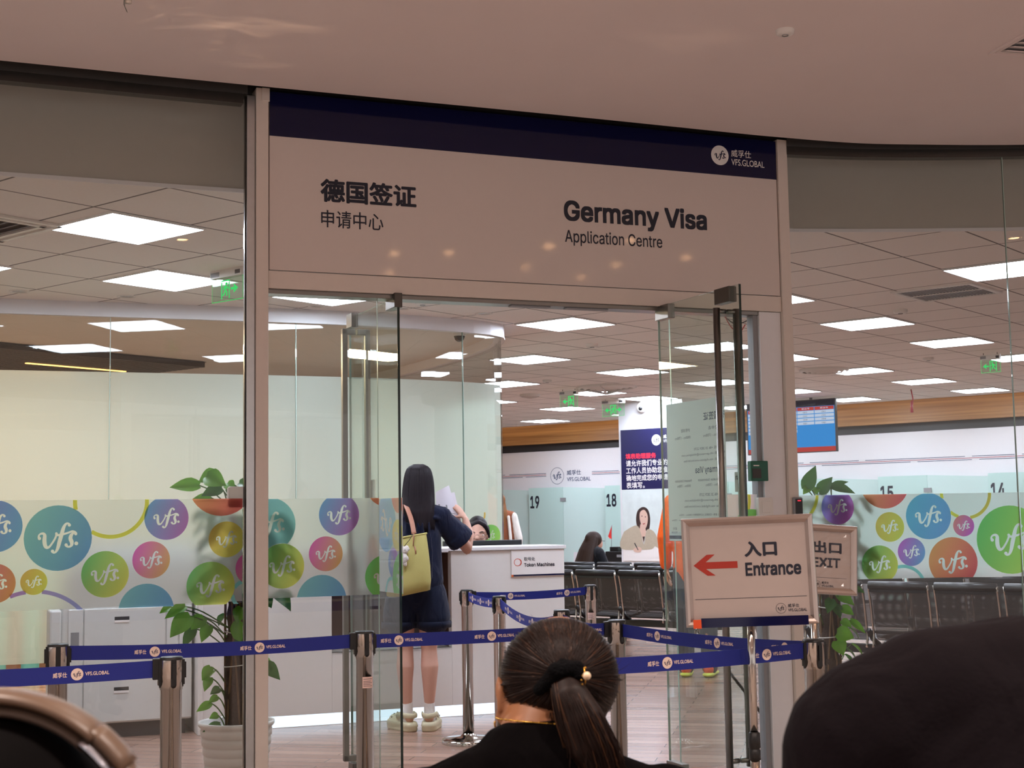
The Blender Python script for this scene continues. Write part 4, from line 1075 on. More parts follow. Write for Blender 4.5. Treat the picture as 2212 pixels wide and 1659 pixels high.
# ------------------------------------------------------------------ notice stands
M_frm = mat('snap_frame_aluminium', '#c4b6ae', .3, .85, var=.03)
M_sheet = mat('printed_sheet', '#b5a8a2', .35, var=.02)
def notice_frame(o, wd, ht, z, tilt):
    """profile frame around a printed sheet; local x right, -y towards the viewer"""
    M = Matrix.Translation((0, 0, z)) @ Matrix.Rotation(tilt[0], 4, 'X') @ Matrix.Rotation(tilt[1], 4, 'Y')
    p = .026; b = MB(M_frm)
    prof = [(0, .006), (.002, .016), (.008, .021), (.016, .019), (p, .008), (p, 0), (0, 0)]
    c = [(-wd / 2, -ht / 2), (wd / 2, -ht / 2), (wd / 2, ht / 2), (-wd / 2, ht / 2)]
    ins = [(1, 1), (-1, 1), (-1, -1), (1, -1)]
    q = []
    for (x, y), (ix, iy) in zip(c, ins):
        for e_, h_ in prof: q.append(M @ V((x + ix * e_, -h_, y + iy * e_)))
    K = len(prof)
    b.add(q, [(k * K + i, k * K + (i + 1) % K, ((k + 1) % 4) * K + (i + 1) % K, ((k + 1) % 4) * K + i) for k in range(4) for i in range(K)])
    b.build('frame', o)
    b = MB(M_sheet); b.box(-wd / 2 + .004, wd / 2 - .004, -.006, .0, -ht / 2 + .004, ht / 2 - .004, None, M)
    so = b.build('sheet', o)
    return M, so
def mfr(M, off): 
    return lambda x, y, o_=0.: M @ V((x, -off - o_, y))
o = thing('entrance_notice', 'pole stand with a framed red-arrow notice facing the viewer, nearest on the right', 'notice stand', (.760, 4.63, 0), R(-9))
M, so = notice_frame(o, .424, .352, 1.140, (R(-3), R(-1.6)))
f = mfr(M, .0062)
b = MB(mat('arrow_red', '#a52a18', .5, var=.02))
b.poly([(-.178, .022), (-.134, .056), (-.108, .056), (-.138, .032), (-.036, .032), (-.036, .010), (-.138, .010), (-.108, -.012), (-.134, -.012)], f, None, .0005); b.build('arrow', so)
b = MB(M_ink); text(b, '入口', f, -.012, .044, .105, .050, M_ink, .0006, .045, stamps=10, res=5); text(b, 'Entrance', f, -.012, -.018, .178, .044, M_ink, .0006, .027, INTER, stamps=10, res=5)
b.rect(-.178, .178, -.088, -.0865, f, None, .0006)
b.ring(.094, -.124, .0155, .0165, f, None, .0006); vfs(b, f, .094, -.124, .018, M_ink, .0006, 3); text(b, '威孚仕', f, .116, -.122, .036, .0115, M_ink, .0006, .012, stamps=4); text(b, 'VFS.GLOBAL', f, .116, -.135, .060, .0095, M_ink, .0006, .015, stamps=4); b.build('lettering', so)
b = MB(M_navy); b.box(-.162, .178, -.0235, -.0062, -.178, -.148, None, M); b.box(-.188, -.162, -.0235, -.0062, -.180, -.152, mat('orange_tape', '#e0501e', .5, var=0), M); b.build('bottom_band', so)
b = MB(M_chr); b.cyl((0, .02, .59), (0, .02, 1.08), .0125, None, None, 20); b.cyl((0, .02, .02), (0, .02, .59), .0155, None, None, 20); b.build('pole', o)
b = MB(M_blk); b.lathe([(.016, .535), (.0185, .535), (.0185, .566), (.0165, .568), (.0165, .572), (.0195, .574), (.018, .62), (.013, .624)], None, 24, (0, .02, 0)); b.build('collar', o)
b = MB(M_chr); b.lathe([(.016, .035), (.12, .022), (.15, .012), (.15, 0)], None, 40, (0, .02, 0)); b.build('base', o)
o = thing('exit_notice', 'pole stand with a tilted framed notice under crinkled plastic, behind the red-arrow notice', 'notice stand', (1.125, 5.36, 0), R(14))
M, so = notice_frame(o, .345, .262, 1.152, (R(-4), R(4.5)))
f = mfr(M, .0062)
b = MB(M_ink); text(b, '出口', f, -.008, .022, .118, .046, M_ink, .0006, .035, stamps=8, res=4); text(b, 'EXIT', f, -.010, -.030, .115, .036, M_ink, .0006, .025, INTER, stamps=8, res=4)
b.rect(-.12, .13, -.069, -.068, f, None, .0006); b.ring(.010, -.094, .0125, .0133, f, None, .0006); vfs(b, f, .010, -.094, .014, M_ink, .0006, 3); text(b, '威孚仕', f, .028, -.092, .03, .009, M_ink, .0006, .012, stamps=4); text(b, 'VFS.GLOBAL', f, .028, -.103, .05, .008, M_ink, .0006, .015, stamps=4)
b.rect(-.15, .15, -.119, -.112, f, M_navy, .0006); b.build('lettering', so)
b = MB(glass('crinkled_cover', (.97, .96, .95), 1.45, .08)); nx, nz_ = 26, 20; q = []
for j in range(nz_ + 1):
    for i in range(nx + 1):
        x = -.15 + .30 * i / nx; y = -.108 + .216 * j / nz_
        q.append(f(x, y, .003 + .007 * abs(noise.noise(V((x * 16 + y * 9, y * 18 - x * 5, 3.1)))) + .004 * abs(noise.noise(V((x * 40, y * 36 + x * 20, 1.7))))))
b.add(q, [(j * (nx + 1) + i, j * (nx + 1) + i + 1, (j + 1) * (nx + 1) + i + 1, (j + 1) * (nx + 1) + i) for j in range(nz_) for i in range(nx)], None, False); b.build('plastic_cover', so)
b = MB(M_chr); b.cyl((.0, .02, .02), (0, .02, 1.10), .012, None, None, 20); b.build('pole', o)
b = MB(M_chr); b.lathe([(.013, .035), (.12, .022), (.15, .012), (.15, 0)], None, 40, (0, .02, 0)); b.build('base', o)

# ------------------------------------------------------------------ small fittings at the entrance
o = thing('door_release_box', 'green emergency door release box on the right door jamb', 'switch box', fa(2.60, -.015, 1.545), FR_)
M_gr = mat('release_green', '#0f5b45', .4, var=0)
b = MB(M_gr); b.box(-.07, .035, -.035, 0, -.05, .055); b.build('case', o, bevel=.004)
b = MB(M_dark); b.box(-.062, -.01, -.037, -.035, -.035, .015); b.rect(-.055, -.02, .028, .033, frame((0, -.0352, 0), (1, 0, 0), (0, 0, 1)), M_whitep, .0005); b.build('cover', o)
o = thing('exit_button', 'white push button box on the right jamb below the green box', 'switch box', fa(2.62, -.012, 1.36), FR_)
b = MB(M_plast); b.box(-.05, .04, -.03, 0, -.05, .05); b.build('case', o, bevel=.006); b = MB(M_plast); b.box(-.03, .02, -.034, -.03, -.03, .03); b.build('button', o, bevel=.004)
o = thing('card_reader', 'black card reader with a red light on the right cream post', 'card reader', fa(2.805, .012, 1.352), FR_)
b = MB(M_grey); b.box(-.028, .028, -.022, 0, -.058, .058); b.build('case', o, bevel=.008); b = MB(M_blk); b.box(-.020, .022, -.025, -.022, -.05, .048); b.build('face', o, bevel=.003); b = MB(emis('red_led', '#ff3040', 2)); b.box(-.008, .012, -.0258, -.025, .036, .041); b.build('indicator', o)
o = thing('door_sensor', 'small white box on the left mullion beside the pothos leaves', 'switch box', fa(-.128, -.035, 1.425), FR_)
b = MB(M_plast); b.box(-.045, .02, -.012, .02, -.035, .06); b.build('case', o, bevel=.004); b = MB(M_whitep); b.box(-.05, -.045, -.01, .018, -.03, .055); b.build('cover', o)
o = thing('loose_cables', 'tangle of red and black cables above the right door jamb', 'cables', fa(2.56, -.13, 2.34), FR_)
b = MB(mat('red_cable', '#b5342c', .5, var=0)); b.tube(catmull([(-.07, 0, .04), (-.03, 0, -.02), (.02, 0, -.04), (.06, .01, 0)], 5), .003, None, 6); b.build('red_cable', o)
b = MB(M_blk); b.tube(catmull([(-.06, .02, .04), (0, .01, .0), (.04, 0, .01), (.09, .01, .03)], 5), .003, None, 6); b.tube(catmull([(-.04, .02, .03), (.02, .02, .02), (.08, .01, .0)], 5), .002, M_grey, 6); b.build('dark_cables', o)

# ------------------------------------------------------------------ pillar with poster, camera, screen, counters
b = MB(M_white); b.box(-11.19, -10.15, 16.1, 17.0, 0, 2.9); struct(b.build('pillar', rot=(0, 0, OA)))
PV = guv(-11.15, 16.09, .72)
po = thing('poster', 'tall poster of a woman writing on the white pillar', 'poster', PV, OA)
b = MB(mat('poster_photo_wall', '#d3dedc', .4, var=.12, scale=6)); b.box(0, .94, -.006, .006, 0, .97); b.box(0, .94, -.0075, -.006, 0, .20, M_whitep); b.build('photo', po)
b = MB(mat('poster_navy', '#1b1a4a', .4, var=0)); b.box(0, .94, -.006, .006, .97, 1.79); b.build('text_panel', po)
f = frame((0, -.0065, 0), (1, 0, 0), (0, 0, 1))
b = MB(M_whitep); b.disc(.585, 1.63, .075, f, None, .001, 30); vfs(b, f, .585, 1.63, .085, M_ink, .002, 3); text(b, '威孚仕', f, .70, 1.645, .15, .05, M_whitep, .001, .01, stamps=4); text(b, 'VFS.GLOBAL', f, .70, 1.59, .22, .04, M_whitep, .001, .01, stamps=4)
text(b, '填表助理服务', f, .075, 1.385, .50, .078, mat('poster_red', '#e0304a', .5, var=0), .001, .035, stamps=8)
for i, s_ in enumerate(('请允许我们专业的', '工作人员协助您准', '确地完成您的申请', '表填写。')): text(b, s_, f, .08, 1.285 - i * .10, .675 if i < 3 else .30, .085, M_whitep, .001, .014, stamps=4)
b.build('lettering', po)
sk = mat('poster_skin', '#d8b7a6', .5, var=0); hr = mat('poster_hair', '#3b2a26', .5, var=.1); bz = mat('poster_blazer', '#b9ad98', .5, var=.06)
def blobp(b, pts, m, off, k=4):
    q = catmull(pts + [pts[0]], k)[:-1]; b.poly(q, f, m, off)
f0 = f; f = lambda x, y, o_=0.: f0(x - .075, y, o_)
b = MB(hr, sk, bz)
blobp(b, [(.33, .40), (.30, .55), (.33, .68), (.42, .73), (.50, .69), (.53, .58), (.52, .46), (.50, .42), (.44, .40)], hr, .002)
blobp(b, [(.36, .57), (.37, .66), (.44, .69), (.49, .62), (.49, .53), (.46, .45), (.42, .44), (.38, .50)], sk, .003)
b.poly([(.37, .50), (.45, .46), (.46, .36), (.42, .30), (.34, .36)], f, sk, .0025)
blobp(b, [(.10, .40), (.28, .48), (.36, .43), (.42, .22), (.47, .42), (.58, .40), (.66, .28), (.74, .20), (.70, .14), (.60, .20), (.54, .16), (.30, .15), (.06, .16), (.03, .26)], bz, .0035, 3)
b.poly([(.36, .42), (.42, .24), (.46, .42), (.42, .36)], f, sk, .004); b.poly([(.40, .33), (.42, .25), (.44, .33)], f, hr, .0045)
blobp(b, [(.24, .16), (.32, .19), (.38, .17), (.36, .12), (.27, .12)], sk, .0045, 3)
b.poly([(.26, .24), (.275, .245), (.33, .15), (.32, .145)], f, M_ink, .005); b.poly([(.22, .10), (.62, .12), (.78, .08), (.50, .04), (.16, .06)], f, M_whitep, .003)
for x in (.40, .455): b.disc(x, .595 + (.455 - x) * .2, .008, f, hr, .004, 10)
b.poly([(.405, .505), (.45, .515), (.44, .495), (.42, .49)], f, mat('poster_lips', '#b05a58', .5, var=0), .004); b.build('picture', po)
o = thing('security_camera', 'white dome camera on top of the pillar', 'camera', guv(-10.78, 16.10, 2.80), OA)
b = MB(M_plast); b.cyl((0, 0, .06), (0, 0, .10), .05); b.ell((0, -.03, .0), .072); b.build('housing', o); b = MB(M_blk); b.ell((.015, -.075, -.01), .034); b.build('lens', o)
tv = thing('wall_screen', 'wide hanging screen with a blue queue table and red bars', 'screen', guv(-9.28, 17.5, 2.15), OA)
b = MB(M_blk); b.box(-.68, .68, -.02, .03, 0, .72); b.build('case', tv, bevel=.004)
b = MB(emis('screen_blue', '#1d8fe0', .9)); f = frame((0, -.0205, 0), (1, 0, 0), (0, 0, 1)); b.rect(-.665, .665, .012, .705, f)
sr = emis('screen_red', '#c8372f', .8); sw = emis('screen_white', '#cfdcf4', .85); sd = emis('screen_dark', '#10142a', .6)
b.rect(-.665, .665, .012, .075, f, sr, .0005); b.rect(-.665, .665, .625, .705, f, sd, .0005)
cols = [(-.655, -.50), (-.49, -.18), (-.17, .10), (.11, .36), (.37, .655)]
for x0, x1 in cols:
    b.rect(x0, x1, .575, .620, f, sr, .0005)
    for r_ in range(6 if x0 < -.1 else 4): b.rect(x0, x1, .53 - r_ * .05, .57 - r_ * .05, f, sw, .0005)
b.build('display', tv)
b = MB(sd)
for x0, x1 in cols:
    text(b, '排队号码' if x0 < 0 else '柜台号', f, (x0 + x1) / 2 - .06, .588, .12, .022, sw, .001, .01, stamps=4)
    for r_ in range(4): text(b, 'C%03d' % (12 + r_ * 3) if x0 > -.2 else '%d' % (14 + r_), f, (x0 + x1) / 2 - .04, .538 - r_ * .05, None, .02, sd, .001)
b.build('display_text', tv)
b = MB(M_grey); b.cyl((-.3, .02, .72), (-.3, .02, .75), .02); b.cyl((.3, .02, .72), (.3, .02, .75), .02); b.build('hanger', tv)
M_cg = film('counter_glass', '#cfeae4', .25, .03, .3); M_cg2 = film('counter_glass_pale', '#dcf2ee', .25, .03, .3)
for k, num in enumerate((20, 19, 18, 17, 16, 15, 14, 13)):
    u0 = -15.31 + 1.615 * (k - 1)
    o = thing('counter_booth', 'teal glass counter partition numbered %d' % num if num not in (17, 16, 20, 13) else 'teal glass counter partition %s' % {17: 'behind the pillar', 16: 'behind the entrance notice', 20: 'beside the curved frosted wall', 13: 'cut by the right edge of the view'}[num], 'counter', guv(u0, 18.9, 0), OA, 'glass service counters')
    b = MB(M_cg); b.box(0, .74, .36, .37, .02, 1.84); b.build('number_panel', o)
    b = MB(M_cg2); b.add([(.745, .36, .02), (1.60, .48, .02), (1.60, .48, 1.80), (.745, .36, 1.84), (.745, .37, .02), (1.60, .49, .02), (1.60, .49, 1.80), (.745, .37, 1.84)], [(0, 1, 2, 3), (7, 6, 5, 4), (0, 4, 5, 1), (3, 2, 6, 7), (1, 5, 6, 2), (0, 3, 7, 4)]); b.build('side_panel', o)
    b = MB(M_grey); b.box(.69, .80, .345, .358, 1.60, 1.66); b.build('glass_clip', o)
    b = MB(M_ink); text(b, str(num), frame((0, .359, 0), (1, 0, 0), (0, 0, 1)), .03, 1.49, .20, .215, M_ink, .001, .022, INTER, stamps=10); b.build('numeral', o)
    b = MB(M_white); b.box(.02, 1.55, .385, .46, .0, .74); b.build('counter_front', o)
o = thing('ticket_printer', 'black box printer on the far counter behind the chairs', 'printer', guv(-12.72, 18.2, 0), OA)
b = MB(M_blk); b.box(-.17, .17, -.1, .1, .60, .79); b.box(-.1, .06, -.08, .08, .79, .86); b.build('case', o, bevel=.01); b = MB(M_grey); b.box(.05, .14, -.104, -.1, .70, .74); b.build('slot', o)
b = MB(M_white); b.box(-.25, .25, -.15, .2, .0, .60); tag(b.build('side_table', rot=(0, 0, OA), loc=guv(-12.72, 18.2, 0)), 'white low stand under the black printer', 'table')
o = thing('table_flag', 'small red flag on a thin stick behind the chairs', 'flag', guv(-12.84, 18.2, .86), OA)
b = MB(M_grey); b.cyl((0, 0, 0), (.02, 0, .34), .004, None, None, 8); b.build('stick', o); b = MB(mat('flag_red', '#cf2a22', .6, var=.03)); b.add([(.02, 0, .34), (-.045, -.02, .16), (-.01, -.03, .13), (.012, -.01, .12), (.015, 0, .16)], [(0, 1, 2, 3, 4)]); b.build("cloth", o)
# emergency cord, paper on chairs
o = thing('hanging_tassel', 'tiny red tassel hanging from the ceiling at the cornice', 'decoration', (5.15, 18.2, 2.9))
b = MB(M_red); b.tube([(0, 0, 0), (.02, 0, -.12), (0, 0, -.3)], .008, None, 6); b.tube([(0, 0, -.15), (0, 0, -.3)], [.012, .02], None, 6); b.build('cord', o)

# ------------------------------------------------------------------ beam seating
def perf_mat():
    t = NT('perforated_steel'); b = t.pr('#4b4a49', .4, .6, .5)
    o = t.obj(); mp = t.n('ShaderNodeMapping'); mp.inputs['Scale'].default_value = (120, 120, 120); t.l(o, mp.inputs[0])
    s_ = t.n('ShaderNodeSeparateXYZ'); t.l(mp.outputs[0], s_.inputs[0])
    fx = t.math('SUBTRACT', t.math('FRACT', s_.outputs[0]), .5); fz = t.math('SUBTRACT', t.math('FRACT', s_.outputs[2]), .5); fy = t.math('SUBTRACT', t.math('FRACT', s_.outputs[1]), .5)
    d2 = t.math('ADD', t.math('MULTIPLY', fx, fx), t.math('MULTIPLY', fz, fz))
    h = t.math('LESS_THAN', d2, .06)
    tr = t.n('ShaderNodeBsdfTransparent'); m = t.n('ShaderNodeMixShader'); t.l(h, m.inputs[0]); t.l(b.outputs[0], m.inputs[1]); t.l(tr.outputs[0], m.inputs[2]); t.l(m.outputs[0], t.out.inputs[0]); return t.mat
M_perf = perf_mat()
M_pad = mat('black_vinyl', '#17171a', .35, var=.03)
def seat_row(label, u0, v0, n, p=.5):
    """chairs joined on one beam, backs towards the entrance (-v); local x along the row"""
    o = thing('beam_seating', label, 'waiting chairs', guv(u0, v0, 0), OA, 'rows of waiting chairs')
    for k in range(n):
        x0 = p * k + .025; x1 = p * (k + 1) - .025
        b = MB(M_perf); cr = [(.0, .80), (.035, .66), (.055, .52), (.075, .43), (.12, .39), (.25, .385), (.42, .41), (.47, .40)]
        cr = catmull(cr, 3); q = []; 
        for y, z in cr: q += [(x0 + .012, y, z), (x1 - .012, y, z)]
        b.add(q, [(2 * i, 2 * i + 1, 2 * i + 3, 2 * i + 2) for i in range(len(cr) - 1)], None, True)
        sh = b.build('seat_shell', o)
        b = MB(M_pad); b.tube([(x0 + .005, .0, .795), (x1 - .005, .0, .795)], .03, None, 12, flat=(.35, 1.) if False else None); b.box(x0 + .01, x1 - .01, -.004, .014, .745, .80); b.build('head_rail', o)
        for x in (x0, x1):
            b = MB(M_chr); b.tube([(x, y - .006, z) for y, z in catmull([(.0, .80), (.035, .66), (.055, .52), (.07, .43), (.05, .34)], 3)], .013, None, 8, flat=(1, .6)); b.build('side_rail', o)
    b = MB(M_blk); b.box(-.03, p * n + .03, .16, .24, .29, .35); b.build('beam', o)
    for x in (.25, p * n - .25):
        b = MB(M_chr); b.tube(catmull([(x, -.06, .02), (x, .02, .06), (x, .16, .28), (x, .24, .28), (x, .42, .06), (x, .52, .02)], 4), .022, None, 8); b.build('leg', o)
    for k in (0, n):
        x = p * k
        b = MB(M_blk); b.tube(catmull([(x, .04, .40), (x, .07, .52), (x, .15, .58), (x, .34, .575)], 4), .016, None, 8); b.build('armrest', o)
    for k in range(1, n):
        x = p * k; b = MB(M_blk); b.tube([(x, .03, .47), (x, .10, .40), (x, .20, .35)], .02, None, 8); b.build('bracket', o)
    return o
seat_row('black beam seats, front row left of the entrance notice', -9.72, 11.02, 6)
seat_row('black beam seats, second row behind the front row on the left', -10.15, 11.97, 7)
seat_row('black beam seats, third row on the left with a seated woman', -10.34, 12.93, 7)
seat_row('black beam seats, front row behind the right pane', -5.60, 9.72, 6)
seat_row('black beam seats, second row behind the right pane', -5.3, 10.9, 7)
seat_row('black beam seats, third row behind the right pane', -5.3, 12.0, 7)
o = thing('newspaper', 'folded white newspaper lying on a second-row seat at the right', 'newspaper', guv(-4.26, 10.86, .812), OA + .15)
b = MB(M_whitep); b.box(-.22, .25, -.02, .16, .0, .012); b.add([(-.22, -.02, .012), (.25, -.02, .012), (.2, .14, .06), (-.18, .14, .06)], [(0, 1, 2, 3)]); b.build('sheets', o); 
b = MB(M_grey)
for k in range(7): b.box(-.19, .2, -.0 + .02 * k, .006 + .02 * k, .0125 + .0055 * k, .014 + .0062 * k)
b.build('print_lines', o)
# ------------------------------------------------------------------ potted pothos on moss poles
def leaf_mat(name, c1, c2):
    t = NT(name); nz = t.n('ShaderNodeTexNoise'); nz.inputs['Scale'].default_value = 9; t.l(t.obj(), nz.inputs[0])
    mx = t.n('ShaderNodeMix', data_type='RGBA'); mx.inputs[6].default_value = (*lin(c1), 1); mx.inputs[7].default_value = (*lin(c2), 1); t.l(nz.outputs[0], mx.inputs[0])
    b = t.pr(c1, .32); t.l(mx.outputs[2], b.inputs['Base Color'])
    tr = t.n('ShaderNodeBsdfTranslucent'); t.l(mx.outputs[2], tr.inputs[0])
    m = t.n('ShaderNodeMixShader'); m.inputs[0].default_value = .35; t.l(b.outputs[0], m.inputs[1]); t.l(tr.outputs[0], m.inputs[2]); t.l(m.outputs[0], t.out.inputs[0]); return t.mat
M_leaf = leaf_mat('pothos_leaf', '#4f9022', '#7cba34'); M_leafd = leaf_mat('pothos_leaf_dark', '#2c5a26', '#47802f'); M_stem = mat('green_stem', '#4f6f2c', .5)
def leaf_blade(b, base, tip, wd, m, droop=.15, face=(0, -1, .35)):
    base = V(base); tip = V(tip); d = tip - base; L = d.length; d.normalize()
    n_ = V(face); n_ = (n_ - d * n_.dot(d)).normalized(); s_ = d.cross(n_)
    rows = ((0, .0), (.02, .22), (.10, .40), (.25, .5), (.42, .48), (.6, .38), (.78, .22), (.92, .08), (1, 0))
    q = []
    for t, w_ in rows:
        back = -.07 * L * (1 if t == .02 else 0)
        c = base + d * (t * L) + n_ * (-droop * L * (t * t - t) * 2)
        for k in (-1, -.5, 0, .5, 1): q.append(c + s_ * (k * w_ * wd) + n_ * (abs(k) * .18 * wd * w_ * 2) + d * (back * abs(k)))
    b.add(q, [(r_ * 5 + k, r_ * 5 + k + 1, r_ * 5 + 6 + k, r_ * 5 + 5 + k) for r_ in range(len(rows) - 1) for k in range(4)], m, True)
def pothos(label, loc, px, ltab, pole_top, rng, ky, pot=True, n_rand=26, z0=.36, dense=0):
    o = thing('potted_pothos', label, 'potted plant', loc)
    if pot:
        b = MB(mat('pot_plastic', '#e3e1dc', .35, var=.01)); prof = [(0, 0), (.135, 0)]
        for k in range(7): z = .02 + k * .043; r_ = .137 + k * .0052; prof += [(r_, z), (r_ + .005, z + .004), (r_ + .0065, z + .034), (r_ + .0015, z + .04)]
        prof += [(.178, .325), (.186, .335), (.186, .350), (.178, .352), (.172, .345), (.165, .30), (0, .30)]
        b.lathe(prof, None, 56); b.build('pot', o)
        b = MB(mat('soil', '#2e241d', .9, var=.2, bump=.5, bscale=60)); b.lathe([(0, .306), (.164, .303)], None, 30); b.build('soil', o)
    M_moss = mat('moss_pole', '#3a2c22', .9, var=.3, scale=22, bump=.8, bscale=60)
    b = MB(M_moss); q = [(.006 * math.sin(z * 9), .005 * math.cos(z * 7), z) for z in [.3 + (pole_top - .3) * i / 24 for i in range(25)]]
    b.tube(q, [.052 + .006 * math.sin(i * 2.1) for i in range(25)], None, 16); b.build('moss_pole', o)
    b = MB(mat('aerial_root', '#6b5238', .8, var=.2))
    for k in range(9):
        a = k * .7; b.tube([(.056 * math.cos(a + z * (1.5 if k % 2 else -1.2)), .056 * math.sin(a + z * (1.5 if k % 2 else -1.2)), z) for z in [.32 + (pole_top - .36) * i / 20 for i in range(21)]], .006, None, 6)
    b.build('vines', o)
    b = MB(mat('white_tie', '#d8d6d0', .5, var=0))
    for z, tl in ((.62, .1), (.78, -.15), (1.0, .2)):
        b.tube([(.062 * math.cos(2 * math.pi * i / 20), .062 * math.sin(2 * math.pi * i / 20), z + tl * .06 * math.cos(2 * math.pi * i / 20)) for i in range(20)], .003, None, 5, closed=True)
    b.build('cable_ties', o)
    b = MB(M_leaf, M_leafd, M_stem)
    for bx_, bz, tx, tz, wd, dy, m in ltab:
        base = V((bx_, dy, bz)); tip = V((tx, dy - .03, tz))
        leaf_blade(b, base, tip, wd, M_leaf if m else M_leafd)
        x0 = .04 if bx_ > 0 else -.04
        b.tube(catmull([(x0 * .9, dy * .3, bz - .11), (bx_ * .6 + x0 * .3, dy * .8, bz - .03), tuple(base)], 4), .0035, M_stem, 5)
    for k in range(n_rand):
        z = rng.uniform(z0, pole_top); a = rng.uniform(0, 2 * math.pi); r_ = rng.uniform(.07, .14); L = rng.uniform(.055, .10)
        base = V((r_ * math.cos(a), r_ * math.sin(a), z)); tip = base + V((math.cos(a) * .6, math.sin(a) * .6, -.75)).normalized() * L
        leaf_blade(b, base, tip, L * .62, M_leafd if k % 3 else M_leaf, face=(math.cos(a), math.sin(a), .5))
        b.tube([(.05 * math.cos(a), .05 * math.sin(a), z - .06), tuple(base)], .003, M_stem, 5)
    for k in range(dense):                              # thick growth around the upper pole
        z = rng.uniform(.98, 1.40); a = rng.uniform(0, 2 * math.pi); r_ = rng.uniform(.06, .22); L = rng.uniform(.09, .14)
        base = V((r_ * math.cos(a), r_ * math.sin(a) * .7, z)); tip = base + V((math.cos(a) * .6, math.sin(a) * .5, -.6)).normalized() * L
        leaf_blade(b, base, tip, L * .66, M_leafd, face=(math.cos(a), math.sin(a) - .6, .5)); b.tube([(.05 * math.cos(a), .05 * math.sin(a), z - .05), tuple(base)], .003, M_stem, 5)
    b.build('foliage', o)
    return o
def tab(rows, x0, z_ref, py_ref, px_ref, k, cx):
    out = []
    for bx_, by, tx, ty, wd, dy, m in rows:
        f = lambda x, y: (x0 + (x - px_ref) * k - cx, z_ref - (y - py_ref) * k)
        a = f(bx_, by); c = f(tx, ty); out.append((a[0], a[1], c[0], c[1], wd, dy, m))
    return out
LT = [(433, 1050, 371, 1054, .075, -.02, 1), (473, 1027, 434, 1044, .085, -.03, 1), (452, 1031, 497, 1053, .10, -.06, 1), (494, 1046, 512, 1064, .06, -.03, 1), (486, 1058, 444, 1074, .07, -.07, 0), (515, 1045, 540, 1052, .05, .02, 0), (508, 1078, 540, 1056, .05, .0, 1), (460, 1076, 420, 1082, .045, -.05, 1), (500, 1052, 512, 1082, .06, -.02, 0),
      (376, 1307, 355, 1320, .04, -.05, 1), (408, 1306, 367, 1331, .06, -.06, 1), (421, 1326, 381, 1370, .10, -.08, 1), (448, 1331, 423, 1355, .08, -.06, 1), (424, 1354, 402, 1394, .06, -.02, 0), (460, 1347, 445, 1382, .065, -.06, 1), (462, 1434, 446, 1462, .055, -.05, 1), (462, 1456, 452, 1484, .05, -.06, 1), (463, 1510, 434, 1526, .045, -.05, 1), (480, 1480, 462, 1491, .045, -.04, 0), (476, 1497, 458, 1509, .04, -.04, 1), (485, 1553, 450, 1566, .05, -.08, 0), (478, 1534, 462, 1540, .04, -.06, 1),
      (572, 1432, 606, 1466, .07, .02, 0), (575, 1290, 589, 1314, .06, .0, 0), (520, 1340, 528, 1390, .07, -.08, 1), (528, 1310, 520, 1345, .07, -.06, 1)]
pothos('white ribbed pot with a climbing pothos behind the left mullion', (-1.385, 7.10, 0), None, tab(LT, -1.71, 1.505, 1052, 372, .00232, -1.385), 1.36, random.Random(3), None, n_rand=16, dense=70)
RT_ = [(1738, 1056, 1760, 1006, .085, 0, 0), (1768, 1064, 1795, 1031, .08, .0, 0), (1797, 1050, 1831, 1042, .04, .02, 0), (1790, 1050, 1840, 1068, .06, -.03, 0), (1745, 1052, 1730, 1068, .05, 0, 1), (1760, 1052, 1758, 1070, .05, 0, 1),
       (1794, 1279, 1827, 1304, .07, -.05, 1), (1801, 1308, 1824, 1324, .06, -.06, 1), (1788, 1303, 1797, 1330, .06, -.05, 0), (1801, 1336, 1820, 1350, .05, -.05, 1), (1822, 1336, 1851, 1364, .045, -.02, 1), (1790, 1362, 1824, 1372, .10, -.05, 1), (1787, 1378, 1799, 1408, .09, -.06, 1), (1830, 1268, 1853, 1279, .04, -.02, 0), (1780, 1290, 1768, 1320, .07, -.06, 0)]
pothos('tall pothos behind the framed exit notice, variegated lower leaves', (1.80, 8.2, 0), None, tab(RT_, 1.718, 1.587, 1010, 1750, .002683, 1.80), 1.42, random.Random(5), None, n_rand=22, dense=44)

# ------------------------------------------------------------------ people
def skinmat(name, c): 
    t = NT(name); b = t.pr(c, .5); b.inputs['Subsurface Weight'].default_value = .08; b.inputs['Subsurface Radius'].default_value = (.02, .008, .005)
    nz = t.n('ShaderNodeTexNoise'); nz.inputs['Scale'].default_value = 14; t.l(t.obj(), nz.inputs[0])
    mx = t.n('ShaderNodeMix', data_type='RGBA'); q = lin(c); mx.inputs[6].default_value = (q[0] * .93, q[1] * .88, q[2] * .86, 1); mx.inputs[7].default_value = (*q, 1)
    t.l(nz.outputs[0], mx.inputs[0]); t.l(mx.outputs[2], b.inputs['Base Color']); t.l(b.outputs[0], t.out.inputs[0]); return t.mat
def hairmat(name, c1, c2, rough=.5):
    t = NT(name); b = t.pr(c1, rough, 0, .2); mp = t.n('ShaderNodeMapping'); mp.inputs['Scale'].default_value = (160, 160, 12); t.l(t.obj(), mp.inputs[0])
    nz = t.n('ShaderNodeTexNoise'); nz.inputs['Scale'].default_value = 1; t.l(mp.outputs[0], nz.inputs[0])
    mx = t.n('ShaderNodeMix', data_type='RGBA'); mx.inputs[6].default_value = (*lin(c1), 1); mx.inputs[7].default_value = (*lin(c2), 1); t.l(nz.outputs[0], mx.inputs[0]); t.l(mx.outputs[2], b.inputs['Base Color'])
    t.l(b.outputs[0], t.out.inputs[0]); return t.mat
def cloth(name, c, var=.08, bump=.25, bs=600, fold=.45): return mat(name, c, .85, 0, .2, var=var, scale=9, bump=bump, bscale=bs, sheen=.1, fold=fold)
